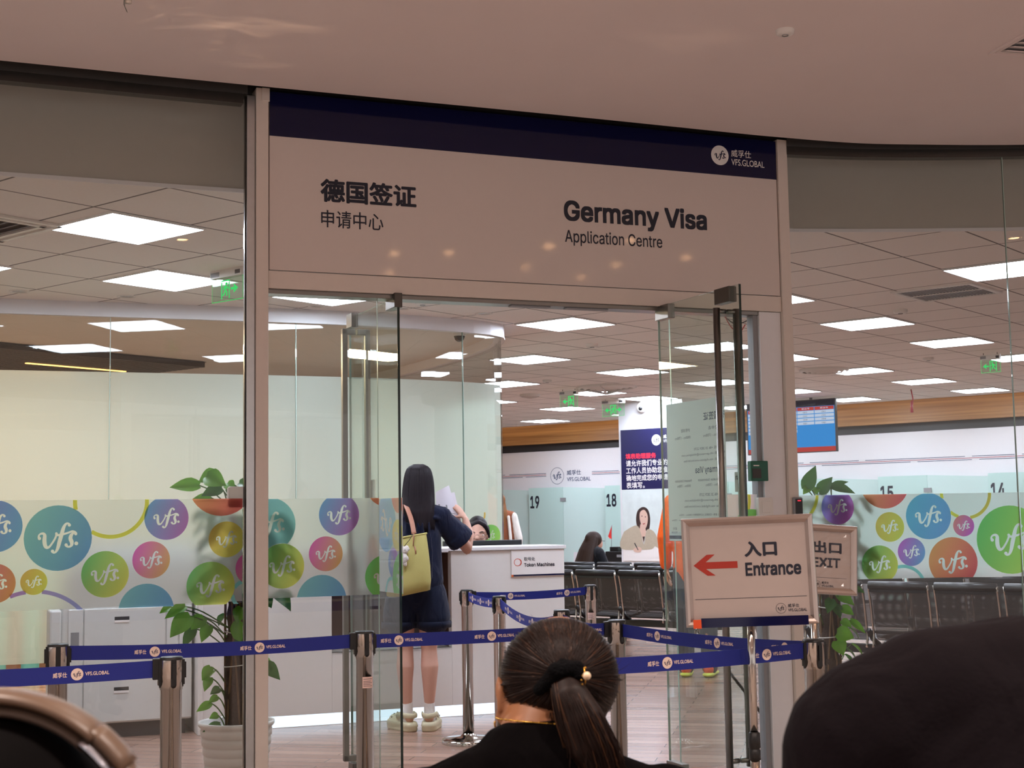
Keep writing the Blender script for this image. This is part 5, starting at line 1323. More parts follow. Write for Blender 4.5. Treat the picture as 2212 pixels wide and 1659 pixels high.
M_skin = skinmat('skin', '#d3a692'); M_skin2 = skinmat('skin_tan', '#c98f6d')
M_hair = hairmat('black_hair', '#17131a', '#2a2226'); M_hairb = hairmat('dark_brown_hair', '#1d1512', '#3a251b')
def hand(b, M, s, curls, side=1, thumb=(.8, .55, -.35), m=None):
    """palm, four jointed fingers and a thumb; local y along the fingers, z out of the back of the hand"""
    T = lambda *p: M @ (V(p) * s)
    b.limb([T(0, -.01, 0), T(0, .035, 0), T(0, .08, 0)], [.026 * s, .036 * s, .037 * s], m, 12, flat=(1, .42), side=(M.to_3x3() @ V((1, 0, 0))))
    for i, (x, L, c) in enumerate(zip((.029, .010, -.010, -.029), (.072, .080, .074, .058), curls)):
        p = V((x * side, .082 - .004 * abs(i - 1), 0)); a = 0; pts = [T(*p)]
        for f_, seg in zip((.42, .33, .25), range(3)):
            a += c; p = p + V((x * side * .12, math.cos(a), -math.sin(a))).normalized() * L * f_; pts.append(T(*p))
        b.limb(pts, [.0088 * s, .0084 * s, .0078 * s, .0062 * s], m, 8)
    p = V((.026 * side, .018, -.004)); d = V((thumb[0] * side, thumb[1], thumb[2])).normalized(); pts = [T(*p)]
    for k, l in enumerate((.036, .030, .024)):
        p = p + d * l; pts.append(T(*p)); d = (d + V((-.25 * side, .25, -.1))).normalized()
    b.limb(pts, [.013 * s, .0105 * s, .0095 * s, .0075 * s], m, 8)
def orient(p, ydir, zdir):
    y = V(ydir).normalized(); z = V(zdir); z = (z - y * z.dot(y)).normalized(); x = y.cross(z)
    M = Matrix((x, y, z)).transposed().to_4x4(); M.translation = V(p); return M
def face_features(b_eye, o, c, r, sk, yaw=0, hairless=True, lips='#a8605c'):
    """nose, lips, brows, eyes on a head whose front is -y (local), c centre, r radii"""
    pass

# --- woman at the counter
g = thing('person', 'woman with long black hair, navy shirt and shorts standing at the counter', 'person', (-.63, 9.08, 0))
b = MB(M_skin)
for sx, hx, kx, cx_, ax in ((1, .075, .078, .082, .077), (-1, -.075, -.072, -.073, -.062)):
    b.limb([(hx, 0, .80), (hx * 1.05, -.005, .66), (kx, .0, .50), (cx_, -.022, .40), (cx_ * .98, -.016, .30), (ax, 0, .16), (ax, .0, .10)], [.085, .068, .050, .056, .046, .032, .034], None, 16)
    f_ = V((-.55, .80, 0)).normalized() if sx < 0 else V((.10, .99, 0)); b.limb([V((ax, 0, .08)) - f_ * .02, V((ax, 0, .075)) + f_ * .09, V((ax, 0, .07)) + f_ * .15], [.032, .034, .022], None, 10)
b.limb([(0, 0, .84), (0, .0, 1.02), (0, .01, 1.20), (.005, .01, 1.32)], [.13, .115, .125, .10], None, 18, flat=(1, .68), side=(1, 0, 0))
b.limb([(-.15, .01, 1.34), (.15, .01, 1.34)], [.05, .05]); b.limb([(.01, .01, 1.33), (.02, .03, 1.45)], [.052, .048])
b.ell((.02, .055, 1.555), (.074, .093, .108)); b.ell((.02, .10, 1.51), (.052, .055, .062)); b.ell((.022, .152, 1.54), (.012, .014, .02))
for x in (-.056, .096): b.ell((x, .05, 1.545), (.008, .018, .03))
RA = [(.165, .02, 1.34), (.25, .085, 1.235), (.325, .145, 1.130), (.334, .19, 1.215), (.312, .225, 1.315)]
b.limb(RA, [.044, .042, .040, .035, .024], None, 12)
b.limb([(-.165, .02, 1.34), (-.21, .06, 1.2), (-.215, .13, 1.09), (-.12, .25, 1.12), (-.06, .31, 1.15)], [.044, .042, .038, .033, .024], None, 12)
hand(b, orient((.305, .232, 1.335), (-.62, .15, .77), (.7, -.55, .55)), .92, (.35, .4, .45, .5), -1, (.9, .5, -.5))
hand(b, orient((-.04, .325, 1.155), (.7, .6, .2), (0, -.3, 1)), .92, (.4, .5, .5, .5), 1)
b.build('body', g, remesh=.0065, smooth_it=3)
M_nv = cloth('navy_cotton', '#151b33'); M_nv2 = cloth('navy_denim', '#131a30', .12)
b = MB(M_nv)
b.limb([(0, .005, 1.33), (0, .0, 1.22), (0, -.005, 1.05), (0, -.005, .93)], [.135, .162, .168, .176], None, 22, flat=(1, .66), side=(1, 0, 0))
b.limb([(-.17, .01, 1.345), (-.08, .0, 1.375), (.0, .0, 1.385), (.08, .0, 1.375), (.175, .01, 1.345)], [.055, .055, .055, .055, .058], None, 14)
b.tube([(.14, .01, 1.345), (.20, .05, 1.285), (.255, .088, 1.225), (.285, .108, 1.190)], [.066, .076, .084, .088], None, 18); b.tube([(.25, .085, 1.23), (.289, .111, 1.185)], [.0895, .0925], None, 18); b.limb([(-.16, .015, 1.335), (-.205, .05, 1.24), (-.225, .075, 1.165)], [.066, .074, .08], None, 16)
for x in (-.05, -.02, .02, .05, .09): b.limb([(x, -.105 - .004 * math.sin(x * 40), 1.30), (x * 1.15, -.112, 1.12), (x * 1.1, -.112, .96)], [.008, .012, .010], None, 8)
b.limb([(-.13, -.06, 1.335), (0, -.078, 1.345), (.14, -.055, 1.33)], [.012, .013, .012], None, 8)
b.build('shirt', g, remesh=.008, smooth_it=2)
b = MB(M_nv2); b.limb([(0, 0, .97), (0, 0, .88)], [.155, .168], None, 20, flat=(1, .72), side=(1, 0, 0))
b.limb([(.085, 0, .86), (.098, -.005, .76), (.104, -.005, .70)], [.105, .112, .114], None, 18, flat=(1, .95), side=(1, 0, 0)); b.limb([(-.085, 0, .86), (-.098, -.005, .76), (-.104, -.005, .70)], [.105, .110, .110], None, 18)
b.build('shorts', g, remesh=.008, smooth_it=2)
for sx in (1, -1):
    b = MB(M_nv2); b.lathe([(.098, -.02), (.1185, -.022), (.120, .012), (.114, .018)], None, 30, (sx * .104, -.005, .665)); b.build('shorts_cuff', g)
M_sock = cloth('white_sock', '#e9e6e1', .03, .4, 300); M_clog = mat('cream_clog', '#cfc9a8', .5, var=.03); M_hole = mat('clog_hole', '#5c583f', .8, var=0)
for ax, fd in ((.077, V((.10, .995, 0))), (-.062, V((-.55, .835, 0)))):
    b = MB(M_sock); b.limb([(ax, 0, .175), (ax, 0, .10), (ax, 0, .07)], [.0345, .036, .038], None, 16); b.limb([V((ax, 0, .075)), V((ax, 0, .07)) + fd * .1], [.036, .036]); b.build('sock', g, remesh=.006, smooth_it=1)
    M = orient(V((ax, 0, 0)) + fd * .03, fd, (0, 0, 1)); T = lambda *p: M @ V(p)
    def sole(off, z): return [T(x + math.copysign(off, x) if x else x, y + (off if y > .05 else -off), z) for x, y in ((-.032, -.085), (-.042, -.05), (-.043, 0), (-.05, .06), (-.052, .11), (-.042, .15), (-.02, .172), (.01, .172), (.036, .15), (.049, .11), (.047, .06), (.042, 0), (.042, -.05), (.032, -.085), (.012, -.10), (-.012, -.10))]
    b = MB(M_clog); lv = [sole(-.004, 0), sole(.006, .012), sole(.004, .026), sole(.008, .032), sole(.004, .052), sole(-.004, .058)]; q = sum(lv, []); K = 16
    b.add(q, [(l * K + i, l * K + (i + 1) % K, (l + 1) * K + (i + 1) % K, (l + 1) * K + i) for l in range(5) for i in range(K)] + [tuple(range(K - 1, -1, -1)), tuple(range(5 * K, 6 * K))], None, True)
    sh = b.build('clog', g)
    b = MB(M_clog); q = []
    for j in range(9):
        y = .025 + .15 * j / 8; hw_ = .049 * math.sqrt(max(.03, 1 - ((y - .085) / .098) ** 2)); hh = .062 * (1 - .55 * (j / 8) ** 1.6)
        for i in range(11): a = math.pi * i / 10; q.append(T(-hw_ * math.cos(a), y, .05 + hh * math.sin(a)))
    b.add(q, [(j * 11 + i, j * 11 + i + 1, j * 11 + 12 + i, j * 11 + 11 + i) for j in range(8) for i in range(10)], None, True); b.build('upper', sh)
    b = MB(M_hole)
    for i in range(5): a = math.pi * (i + 1) / 6; b.ell(T(-.047 * math.cos(a), .10, .05 + .05 * math.sin(a)), .006, None, None, 8, 6)
    b.build('vent_holes', sh)
    b = MB(M_clog); b.tube([T(-.046, .03, .085), T(-.047, -.03, .105), T(-.034, -.085, .10), T(0, -.105, .097), T(.034, -.085, .10), T(.047, -.03, .105), T(.046, .03, .085)], .016, None, 8, flat=(.35, 1), side=(1, 0, 0) if False else None); b.build('heel_strap', sh)
rr = random.Random(11)
b = MB(M_hair); b.ell((.02, .035, 1.568), (.092, .108, .110)); b.limb([(.02, -.01, 1.55), (.02, -.035, 1.44), (.022, -.05, 1.36), (.024, -.058, 1.315)], [.093, .100, .098, .085], None, 18, flat=(1, .62), side=(1, 0, 0))
hb = b.build('hair', g, remesh=.009, smooth_it=2)
b = MB(M_hair, hairmat('hair_ends', '#3a2f2e', '#5a4a48'))
for k in range(190):
    a = R(rr.uniform(-178, -2)); x = math.cos(a); y = math.sin(a); L = rr.uniform(1.255, 1.315) - .02 * (x > .3)
    p = [(.02 + .03 * x, .03 + .03 * y, 1.675), (.02 + .075 * x, .03 + .088 * y, 1.645), (.02 + .096 * x, .02 + .100 * y, 1.56), (.02 + .102 * x, -.01 + .085 * y, 1.45), (.022 + .102 * x, -.03 + .075 * y, 1.36), (.026 + (.095 + rr.uniform(-.012, .008)) * x, -.045 + .058 * y, L)]
    b.tube(catmull(p, 3), [.0035] * 15 + [.001], M_hair, 4)
b.build('hair_strands', g)
bg_ = thing('shoulder_bag', 'pale yellow-green tote bag hanging from the left shoulder of the standing woman', 'bag', (-.63, 9.08, 0))
M_bag = mat('lime_canvas', '#bdb46c', .7, var=.05, scale=6, bump=.3, bscale=400)
q = []; b = MB(M_bag)
for z, hw_, hd in ((.865, .115, .035), (.872, .135, .055), (.93, .140, .062), (1.02, .135, .056), (1.12, .122, .042), (1.19, .112, .026), (1.215, .108, .016)):
    for i in range(28):
        a = 2 * math.pi * i / 28; cx_, sx_ = math.cos(a), math.sin(a)
        rx = hw_ * math.copysign(abs(cx_) ** .5, cx_); ry = hd * math.copysign(abs(sx_) ** .6, sx_)
        q.append((-.03 + rx + (1.05 - z) * -.02, -.215 + ry + .004 * math.sin(a * 5 + z * 30), z + rx * .16 + .006 * math.sin(rx * 30)))
b.add(q, [(l * 28 + i, l * 28 + (i + 1) % 28, (l + 1) * 28 + (i + 1) % 28, (l + 1) * 28 + i) for l in range(6) for i in range(28)] + [tuple(range(27, -1, -1))], None, True); b.build('bag_body', bg_)
M_lth = mat('tan_leather', '#a8735c', .5, var=.06)
b = MB(M_lth); b.tube(catmull([(.005, -.215, 1.235), (-.015, -.16, 1.32), (-.05, -.085, 1.405), (-.07, .0, 1.44), (-.085, .09, 1.38), (-.08, .13, 1.25), (-.07, -.0, 1.2)][:6], 4), .015, None, 8, flat=(1, .25), side=(1, 0, 0)); b.tube(catmull([(-.10, -.215, 1.215), (-.085, -.15, 1.32), (-.085, -.08, 1.40), (-.09, 0, 1.44)], 4), .014, None, 8, flat=(1, .25), side=(1, 0, 0))
b.tube([(.005, -.245, 1.24), (.002, -.25, 1.16)], .012, None, 6, flat=(1, .3)); b.tube([(.01, -.25, 1.16), (.018, -.254, 1.11)], .005, None, 6); b.build('strap', bg_)
b = MB(M_bag); b.tube([(-.135, -.215, 1.20), (-.05, -.232, 1.216), (.04, -.232, 1.23), (.085, -.215, 1.238)], .007, None, 6); b.build('rim_piping', bg_)
ch = thing('bag_charm', 'small white plush charm hanging on the yellow-green bag', 'charm', (-.63, 9.08, 0))
b = MB(cloth('plush_white', '#ece6df', .05, .8, 250)); b.ell((-.052, -.292, 1.135), (.026, .022, .026)); b.ell((-.056, -.294, 1.085), (.028, .022, .034)); 
for x, z, e_ in ((-.075, 1.148, .5), (-.03, 1.15, -.5)): b.ell((x, -.29, z), (.010, .008, .020), None, (0, e_, 0), 12, 8)
for x, z in ((-.078, 1.09), (-.034, 1.085), (-.068, 1.055), (-.044, 1.052)): b.ell((x, -.297, z), (.011, .012, .016), None, None, 12, 8)
b.build('toy_body', ch, remesh=.004, smooth_it=1)
b = MB(M_hair); [b.ell((x, -.3135, 1.139), .003, None, None, 8, 6) for x in (-.061, -.045)]; b.tube([(-.052, -.29, 1.16), (-.02, -.262, 1.20), (.0, -.256, 1.235)], .002, None, 5); b.build('face_and_cord', ch)
pp = thing('paper_sheets', 'white printed sheets held up in the right hand of the standing woman', 'papers', (-.63, 9.08, 0))
def sheet(b, c4, off, m, nn=6):
    q = []
    A_, B_, C_, D_ = [V(x) for x in c4]
    for j in range(nn + 1):
        for i in range(nn + 1):
            s_, t = i / nn, j / nn; p = A_.lerp(B_, s_).lerp(D_.lerp(C_, s_), t); q.append(p + V((0, off - .012 * math.sin(math.pi * s_), 0)))
    b.add(q, [(j * (nn + 1) + i, j * (nn + 1) + i + 1, (j + 1) * (nn + 1) + i + 1, (j + 1) * (nn + 1) + i) for j in range(nn) for i in range(nn)], m, True)
    return q
M_pap = mat('white_paper', '#e4e1ea', .6, var=0)
S4 = [(.125, .20, 1.305), (.285, .22, 1.262), (.205, .24, 1.545), (.118, .22, 1.50)]
b = MB(M_pap); sheet(b, [(.13, .235, 1.26), (.30, .25, 1.225), (.24, .265, 1.50), (.128, .25, 1.475)], 0, M_pap); sheet(b, S4, 0, M_pap); b.build('sheets', pp)
b = MB(M_grey, M_dark); ip = lambda s_, t: V(S4[0]).lerp(V(S4[1]), s_).lerp(V(S4[3]).lerp(V(S4[2]), s_), t) + V((0, -.0015 - .012 * math.sin(math.pi * s_), 0))
b.add([ip(.1, .25), ip(.55, .2), ip(.6, .55), ip(.12, .6)], [(0, 1, 2, 3)], M_grey); b.add([ip(.3, .3), ip(.5, .28), ip(.52, .5), ip(.32, .52)], [(0, 1, 2, 3)], M_dark)
for k in range(5): b.add([ip(.6, .1 + .06 * k), ip(.9, .08 + .06 * k), ip(.9, .095 + .06 * k), ip(.6, .115 + .06 * k)], [(0, 1, 2, 3)], M_grey)
b.build('print', pp)

# --- clerk behind the counter
s_ = thing('person', 'clerk with round glasses and black hair, only the upper face showing over the counter', 'person', (-.272, 10.50, 0))
b = MB(M_skin); b.ell((0, .01, 1.225), (.070, .088, .105)); b.limb([(0, -.03, 1.19), (0, -.04, 1.145)], [.06, .042], None, 16); b.ell((0, -.088, 1.18), (.013, .018, .015)); b.limb([(0, -.075, 1.215), (0, -.088, 1.185)], [.009, .011], None, 8)
for x in (-1, 1): b.ell((.072 * x, .02, 1.195), (.009, .02, .03)); b.limb([(.012 * x, -.073, 1.224), (.05 * x, -.060, 1.226)], [.008, .008], None, 8); b.ell((.036 * x, -.052, 1.168), (.024, .022, .024))
b.ell((0, -.075, 1.145), (.022, .014, .008)); b.limb([(0, .02, 1.15), (0, .02, 1.04)], [.045, .05]); b.limb([(-.15, .02, 1.0), (.15, .02, 1.0)], [.05, .05]); b.limb([(0, .02, 1.0), (0, .03, .62)], [.11, .12], None, 16, flat=(1.2, .8), side=(1, 0, 0))
for x in (-1, 1): b.limb([(.16 * x, .02, 1.0), (.21 * x, -.04, .84), (.10 * x, -.22, .80)], [.042, .038, .028]); b.limb([(.08 * x, .03, .55), (.09 * x, -.30, .52), (.09 * x, -.32, .10)], [.07, .06, .04]); hand(b, orient((.10 * x, -.24, .80), (-.2 * x, -1, -.1), (0, 0, 1)), .9, (.3, .35, .4, .4), -x)
b.build('body', s_, remesh=.006, smooth_it=2)
b = MB(mat('eye_white', '#e8e4e0', .3, var=0)); [b.ell((.034 * x, -.0645, 1.203), (.0145, .008, .0065), None, None, 14, 10) for x in (-1, 1)]; eo = b.build('eyes', s_); b = MB(M_hair); [b.ell((.034 * x, -.071, 1.202), (.0058, .003, .0058), None, None, 10, 8) for x in (-1, 1)]; b.build('pupils', eo)
b = MB(M_hair); [b.limb([(.018 * x, -.079, 1.224), (.036 * x, -.074, 1.229), (.054 * x, -.060, 1.224)], [.003, .0038, .002], None, 6) for x in (-1, 1)]; b.build('eyebrows', s_)
b = MB(mat('lip', '#b8605e', .4, var=0)); b.limb([(-.02, -.084, 1.146), (0, -.090, 1.148), (.02, -.084, 1.146)], [.003, .006, .003], None, 8); b.build('lips', s_)
b = MB(M_blk); 
for x in (-1, 1): b.tube([(.035 * x + .0225 * math.cos(2 * math.pi * i / 24), -.084 + .006 * abs(math.cos(2 * math.pi * i / 24)), 1.198 + .0215 * math.sin(2 * math.pi * i / 24)) for i in range(24)], .0016, None, 6, closed=True); b.tube([(.057 * x, -.076, 1.202), (.072 * x, .0, 1.206), (.074 * x, .03, 1.20)], .0014, None, 5)
b.tube([(-.0125, -.086, 1.203), (0, -.09, 1.206), (.0125, -.086, 1.203)], .0014, None, 5); b.build('glasses', s_)
b = MB(M_hair); b.ell((0, .03, 1.253), (.078, .091, .094)); b.limb([(-.076, .0, 1.26), (-.08, .02, 1.19)], [.014, .014]); b.limb([(.076, .0, 1.26), (.08, .02, 1.19)], [.014, .014]); b.ell((0, .13, 1.24), (.05, .05, .05))
b.limb([(.01, -.055, 1.30), (-.05, -.045, 1.275), (-.074, -.01, 1.23)], [.016, .018, .014], None, 8); b.limb([(.01, -.055, 1.30), (.055, -.045, 1.275), (.076, -.01, 1.23)], [.016, .018, .014], None, 8); b.build('hair', s_, remesh=.007, smooth_it=2)
b = MB(cloth('clerk_jacket', '#22304f')); b.limb([(0, .02, 1.02), (0, .03, .60)], [.125, .145], None, 18, flat=(1.2, .8), side=(1, 0, 0)); b.limb([(-.155, .02, 1.0), (.155, .02, 1.0)], [.062, .062])
for x in (-1, 1): b.limb([(.16 * x, .02, 1.0), (.21 * x, -.04, .84), (.12 * x, -.18, .80)], [.06, .052, .042])
b.build('jacket', s_, remesh=.01, smooth_it=2)
b = MB(cloth('clerk_trousers', '#1c1c22')); b.limb([(0, .04, .56), (0, .04, .62)], [.15, .13], None, 14); [b.limb([(.08 * x, .03, .55), (.09 * x, -.28, .53), (.09 * x, -.31, .12)], [.09, .075, .06]) for x in (-1, 1)]; b.build('trousers', s_, remesh=.012, smooth_it=2)
o = thing('office_stool', 'low stool behind the reception desk under the clerk', 'stool', (-.272, 10.54, 0)); b = MB(M_blk); b.lathe([(0, .47), (.19, .47), (.2, .45), (.19, .42), (0, .42)], None, 28); b.build('seat', o, bevel=.0); b = MB(M_chr); b.cyl((0, 0, .02), (0, 0, .42), .03); b.lathe([(.03, .05), (.22, .03), (.22, 0)], None, 24); b.build('stand', o)

def walker(label, loc, rz, hair_m, skin, top, bottom, shoes, H=1.7, hair_long=.35, extra=None, ttop=None):
    """a standing adult seen from behind; local -y is the back side"""
    k = H / 1.7; o = thing('person', label, 'person', loc, rz)
    S = lambda p: (p[0] * k, p[1] * k, p[2] * k)
    def lb(b, pts, rs, n=14, **kw): b.limb([S(p) for p in pts], [r_ * k for r_ in rs], None, n, **kw)
    b = MB(skin)
    for x in (-1, 1):
        lb(b, [(.085 * x, 0, .88), (.09 * x, 0, .70), (.092 * x, .005, .48), (.092 * x, -.02, .34), (.09 * x, -.005, .10)], [.09, .078, .055, .055, .036]); lb(b, [(.09 * x, -.03, .05), (.10 * x, .14, .04)], [.036, .034])
        A_ = [(.18 * x, 0, 1.40), (.235 * x, .0, 1.12), (.24 * x, .06, .88)]; lb(b, A_, [.05, .042, .028]); hand(b, orient(S((.24 * x, .07, .86)), (0, .15, -1), (x, 0, 0)), .95 * k, (.2, .25, .3, .3), x)
    lb(b, [(0, 0, .92), (0, 0, 1.12), (0, 0, 1.32), (0, 0, 1.40)], [.13, .12, .135, .11], 16, flat=(1.15, .75), side=(1, 0, 0)); lb(b, [(-.17, 0, 1.41), (.17, 0, 1.41)], [.05, .05]); lb(b, [(0, 0, 1.40), (0, .02, 1.52)], [.055, .052])
    b.ell(S((0, .03, 1.595)), S((.074, .095, .108))); b.ell(S((0, .085, 1.55)), S((.05, .05, .055))); b.ell(S((0, .135, 1.575)), S((.012, .014, .02))); [b.ell(S((.076 * x, .03, 1.585)), S((.008, .018, .03))) for x in (-1, 1)]
    b.build('body', o, remesh=.009 * k, smooth_it=2)
    b = MB(hair_m); b.ell(S((0, .005, 1.615)), S((.092, .105, .10)))
    if hair_long: lb(b, [(0, -.02, 1.60), (0, -.06, 1.45), (.0, -.085, 1.60 - hair_long)], [.088, .10, .075], 14, flat=(1, .55), side=(1, 0, 0))
    b.build('hair', o, remesh=.01, smooth_it=2)
    b = MB(top); z0 = .84
    lb(b, [(0, 0, 1.40), (0, 0, 1.22), (0, 0, 1.0), (0, 0, z0)], [.135, .155, .155, .16], 18, flat=(1.15, .8), side=(1, 0, 0)); lb(b, [(-.18, 0, 1.41), (0, 0, 1.45), (.18, 0, 1.41)], [.062, .065, .062])
    for x in (-1, 1): lb(b, [(.18 * x, 0, 1.40), (.245 * x, .0, 1.12), (.25 * x, .06, .90)], [.066, .062, .05])
    if extra: extra(b, lb)
    t_ = b.build('jacket', o, remesh=.011, smooth_it=2)
    if ttop: ttop(o, lb)
    b = MB(bottom); lb(b, [(0, 0, .96), (0, 0, .86)], [.15, .15], 16, flat=(1.1, .85), side=(1, 0, 0)); [lb(b, [(.085 * x, 0, .86), (.092 * x, 0, .66), (.094 * x, .0, .45), (.095 * x, -.005, .08)], [.10, .092, .075, .068]) for x in (-1, 1)]; b.build('trousers', o, remesh=.011, smooth_it=2)
    for x in (-1, 1):
        b = MB(shoes[0]); lb(b, [(.09 * x, -.05, .065), (.10 * x, .06, .06), (.105 * x, .16, .045)], [.045, .046, .036], 14); so_ = b.build('shoe', o, remesh=.007, smooth_it=1)
        b = MB(shoes[1]); lb(b, [(.09 * x, -.06, .02), (.105 * x, .17, .02)], [.05, .045], 14, flat=(1, .4), side=(1, 0, 0)); b.build('shoe_sole', so_)
    return o
M_or = cloth('orange_fleece', '#f0641c', .06)
walker('man in an orange jacket and dark trousers standing behind the glass notice', (1.50, 11.86, 0), R(-15), M_hair, M_skin2, M_or, cloth('charcoal_trousers', '#3a3c42'), (mat('orange_shoe', '#e8562a', .5), mat('lime_sole', '#d8dc50', .5)), 1.74, 0, lambda b, lb: (lb(b, [(-.10, -.06, 1.44), (0, -.11, 1.40), (.10, -.06, 1.44)], [.05, .06, .05]), lb(b, [(-.07, -.02, 1.49), (.07, -.02, 1.49)], [.04, .04])))
M_vb = cloth('brown_wool', '#8a4f34'); M_vw = cloth('cream_sleeve', '#e8e2da')
def stripes_(o, lb):
    b = MB(M_vw)
    for x in (-1, 1): lb(b, [(.19 * x, -.02, 1.405), (.252 * x, -.02, 1.12), (.262 * x, .05, .92)], [.055, .060, .045], 12); lb(b, [(.10 * x, -.105, 1.40), (.115 * x, -.128, 1.15), (.12 * x, -.128, .95)], [.022, .022, .02], 8)
    b.build('jacket_panels', o, remesh=.011, smooth_it=1)
walker('woman with brown hair in a brown and white jacket beside the curved glass', (-.19, 17.5, 0), R(16), hairmat('chestnut_hair', '#6a4428', '#8f6038'), M_skin, M_vb, cloth('beige_trousers', '#b8b0a4'), (mat('white_shoe', '#dedcd8', .5), M_plast), 1.63, .40, None, stripes_)

def seated(label, loc, rz, hair_m, skin, top, bottom, lean=0., hair=None, H=1.0, zs=.43):
    o = thing('person', label, 'person', loc, rz)
    hz = zs + .64 * H; hy = lean
    b = MB(skin); b.limb([(0, 0, zs + .06), (0, .3 * lean, zs + .25), (0, .75 * lean, zs + .48)], [.14, .12, .11], None, 16, flat=(1.15, .75), side=(1, 0, 0)); b.limb([(-.15, .8 * lean, zs + .50), (.15, .8 * lean, zs + .50)], [.05, .05]); b.limb([(0, .8 * lean, zs + .5), (0, lean + .02, hz - .03)], [.052, .05]); b.ell((0, lean + .04, hz + .04), (.074, .093, .105)); b.ell((0, lean + .09, hz), (.05, .05, .055)); b.ell((0, lean + .135, hz + .02), (.012, .014, .02))
    for x in (-1, 1): b.limb([(.085 * x, .02, zs + .07), (.10 * x, .40, zs + .05), (.10 * x, .42, .10)], [.085, .062, .04]); b.limb([(.10 * x, .40, .05), (.10 * x, .54, .04)], [.036, .03]); b.limb([(.165 * x, .8 * lean, zs + .49), (.21 * x, .1 + .5 * lean, zs + .24), (.10 * x, .32, zs + .18)], [.046, .04, .028]); hand(b, orient((.10 * x, .33, zs + .18), (-.4 * x, 1, 0), (0, 0, 1)), .9, (.4, .4, .5, .5), -x)
    b.build('body', o, remesh=.009, smooth_it=2)
    b = MB(top); b.limb([(0, 0, zs + .04), (0, .3 * lean, zs + .25), (0, .75 * lean, zs + .47)], [.165, .150, .135], None, 18, flat=(1.15, .78), side=(1, 0, 0)); b.limb([(-.16, .8 * lean, zs + .50), (0, .78 * lean, zs + .53), (.16, .8 * lean, zs + .50)], [.06, .062, .06])
    for x in (-1, 1): b.limb([(.165 * x, .8 * lean, zs + .49), (.215 * x, .1 + .5 * lean, zs + .24), (.13 * x, .27, zs + .18)], [.062, .055, .042])
    b.build('top', o, remesh=.011, smooth_it=2)
    b = MB(bottom); b.limb([(0, .02, zs + .06), (0, .1, zs + .06)], [.15, .14], None, 14); [b.limb([(.085 * x, .02, zs + .07), (.10 * x, .40, zs + .05), (.10 * x, .42, .12)], [.10, .078, .06]) for x in (-1, 1)]; b.build('trousers', o, remesh=.011, smooth_it=2)
    for x in (-1, 1): b = MB(M_blk); b.limb([(.10 * x, .37, .05), (.10 * x, .56, .035)], [.045, .035]); b.build('shoe', o, remesh=.008, smooth_it=1)
    if hair: hair(o, hz, lean)
    return o
def long_hair(o, hz, lean):
    b = MB(M_hairb); b.ell((0, lean + .02, hz + .055), (.09, .105, .10)); b.limb([(0, lean - .01, hz + .05), (-.01, lean - .06, hz - .08), (-.02, lean - .10, hz - .22), (-.03, lean - .115, hz - .31)], [.095, .125, .14, .11], None, 14, flat=(1.2, .6), side=(1, 0, 0)); b.build('hair', o, remesh=.01, smooth_it=2)
    b = MB(M_blk); b.tube([(.07, lean + .05, hz + .045), (.075, lean + .13, hz + .04)], .003, None, 6); b.build('glasses', o)
p_ = guv(-9.62, 13.18, 0)
seated('woman with long dark hair in black sitting in the third row of chairs', p_, OA - R(20), M_hairb, M_skin, cloth('black_knit', '#15151a'), cloth('black_trousers', '#19191d'), .05, long_hair, .92, .42)
# ------------------------------------------------------------------ people sitting in the hall, close to the viewer
M_tee = mat('black_tee', '#050304', .9, 0, .06, var=.12, scale=9, bump=.2, bscale=500, fold=.4); M_skinF = skinmat('skin_back', '#9d6a47')
M_hF = hairmat('brown_black_hair', '#0f0807', '#26150e', .5)
fp = thing('person', 'seated woman with a ponytail and gold necklace, nearest in the middle, head bowed', 'person', (.049, 2.20, 0))
# head frame: x right, y away, z up; she looks down, so the skull is tipped forward
HC = V((.018, .02, 1.075))
b = MB(M_skinF)
b.ell(HC, (.079, .098, .092), None, (R(-28), 0, R(-6)), 30, 20); b.ell(HC + V((.006, .085, -.045)), (.055, .055, .06)); b.ell(HC + V((.012, .135, -.05)), (.012, .016, .016))
b.limb([(-.028, -.045, .965), (-.012, -.02, 1.01), (.004, .0, 1.05)], [.064, .056, .056], None, 18)
for sx, zz in ((-1, -.030),):
    e_ = HC + V(((.089 if sx < 0 else .080) * sx, -.012, zz)); b.ell(e_, (.010, .022, .033), None, (R(18), R(10 * sx), 0), 16, 12); b.ell(e_ + V((.004 * sx, -.004, -.026)), (.008, .012, .013), None, None, 12, 8); b.tube([e_ + V((.006 * sx, -.02 * math.cos(a), .031 * math.sin(a))) for a in [R(-60 + 20 * i) for i in range(12)]], .0045, None, 6)
b.limb([(0, -.06, .50), (-.01, -.05, .70), (-.015, -.06, .88)], [.15, .14, .12], None, 18, flat=(1.15, .75), side=(1, 0, 0)); b.limb([(-.16, -.05, .905), (.14, -.05, .90)], [.05, .05])
for x in (-1, 1): b.limb([(.175 * x, -.05, .895), (.225 * x, .03, .66), (.09 * x, .25, .66)], [.05, .043, .03]); hand(b, orient((.08 * x, .27, .67), (-.3 * x, .9, .2), (0, -.2, 1)), .92, (.5, .5, .6, .6), -x); b.limb([(.09 * x, .0, .50), (.11 * x, .40, .49), (.11 * x, .42, .10)], [.09, .065, .042]); b.limb([(.11 * x, .40, .05), (.11 * x, .55, .04)], [.038, .03])
b.build('body', fp, remesh=.0055, smooth_it=3)
b = MB(M_tee); b.limb([(0, -.06, .46), (-.01, -.055, .70), (-.015, -.07, .86), (-.018, -.06, .925)], [.175, .168, .155, .105], None, 26, flat=(1.15, .78), side=(1, 0, 0))
b.limb([(-.185, -.05, .885), (-.10, -.06, .925), (-.03, -.055, .942), (.05, -.06, .926), (.15, -.05, .885)], [.062, .062, .058, .060, .062], None, 16)
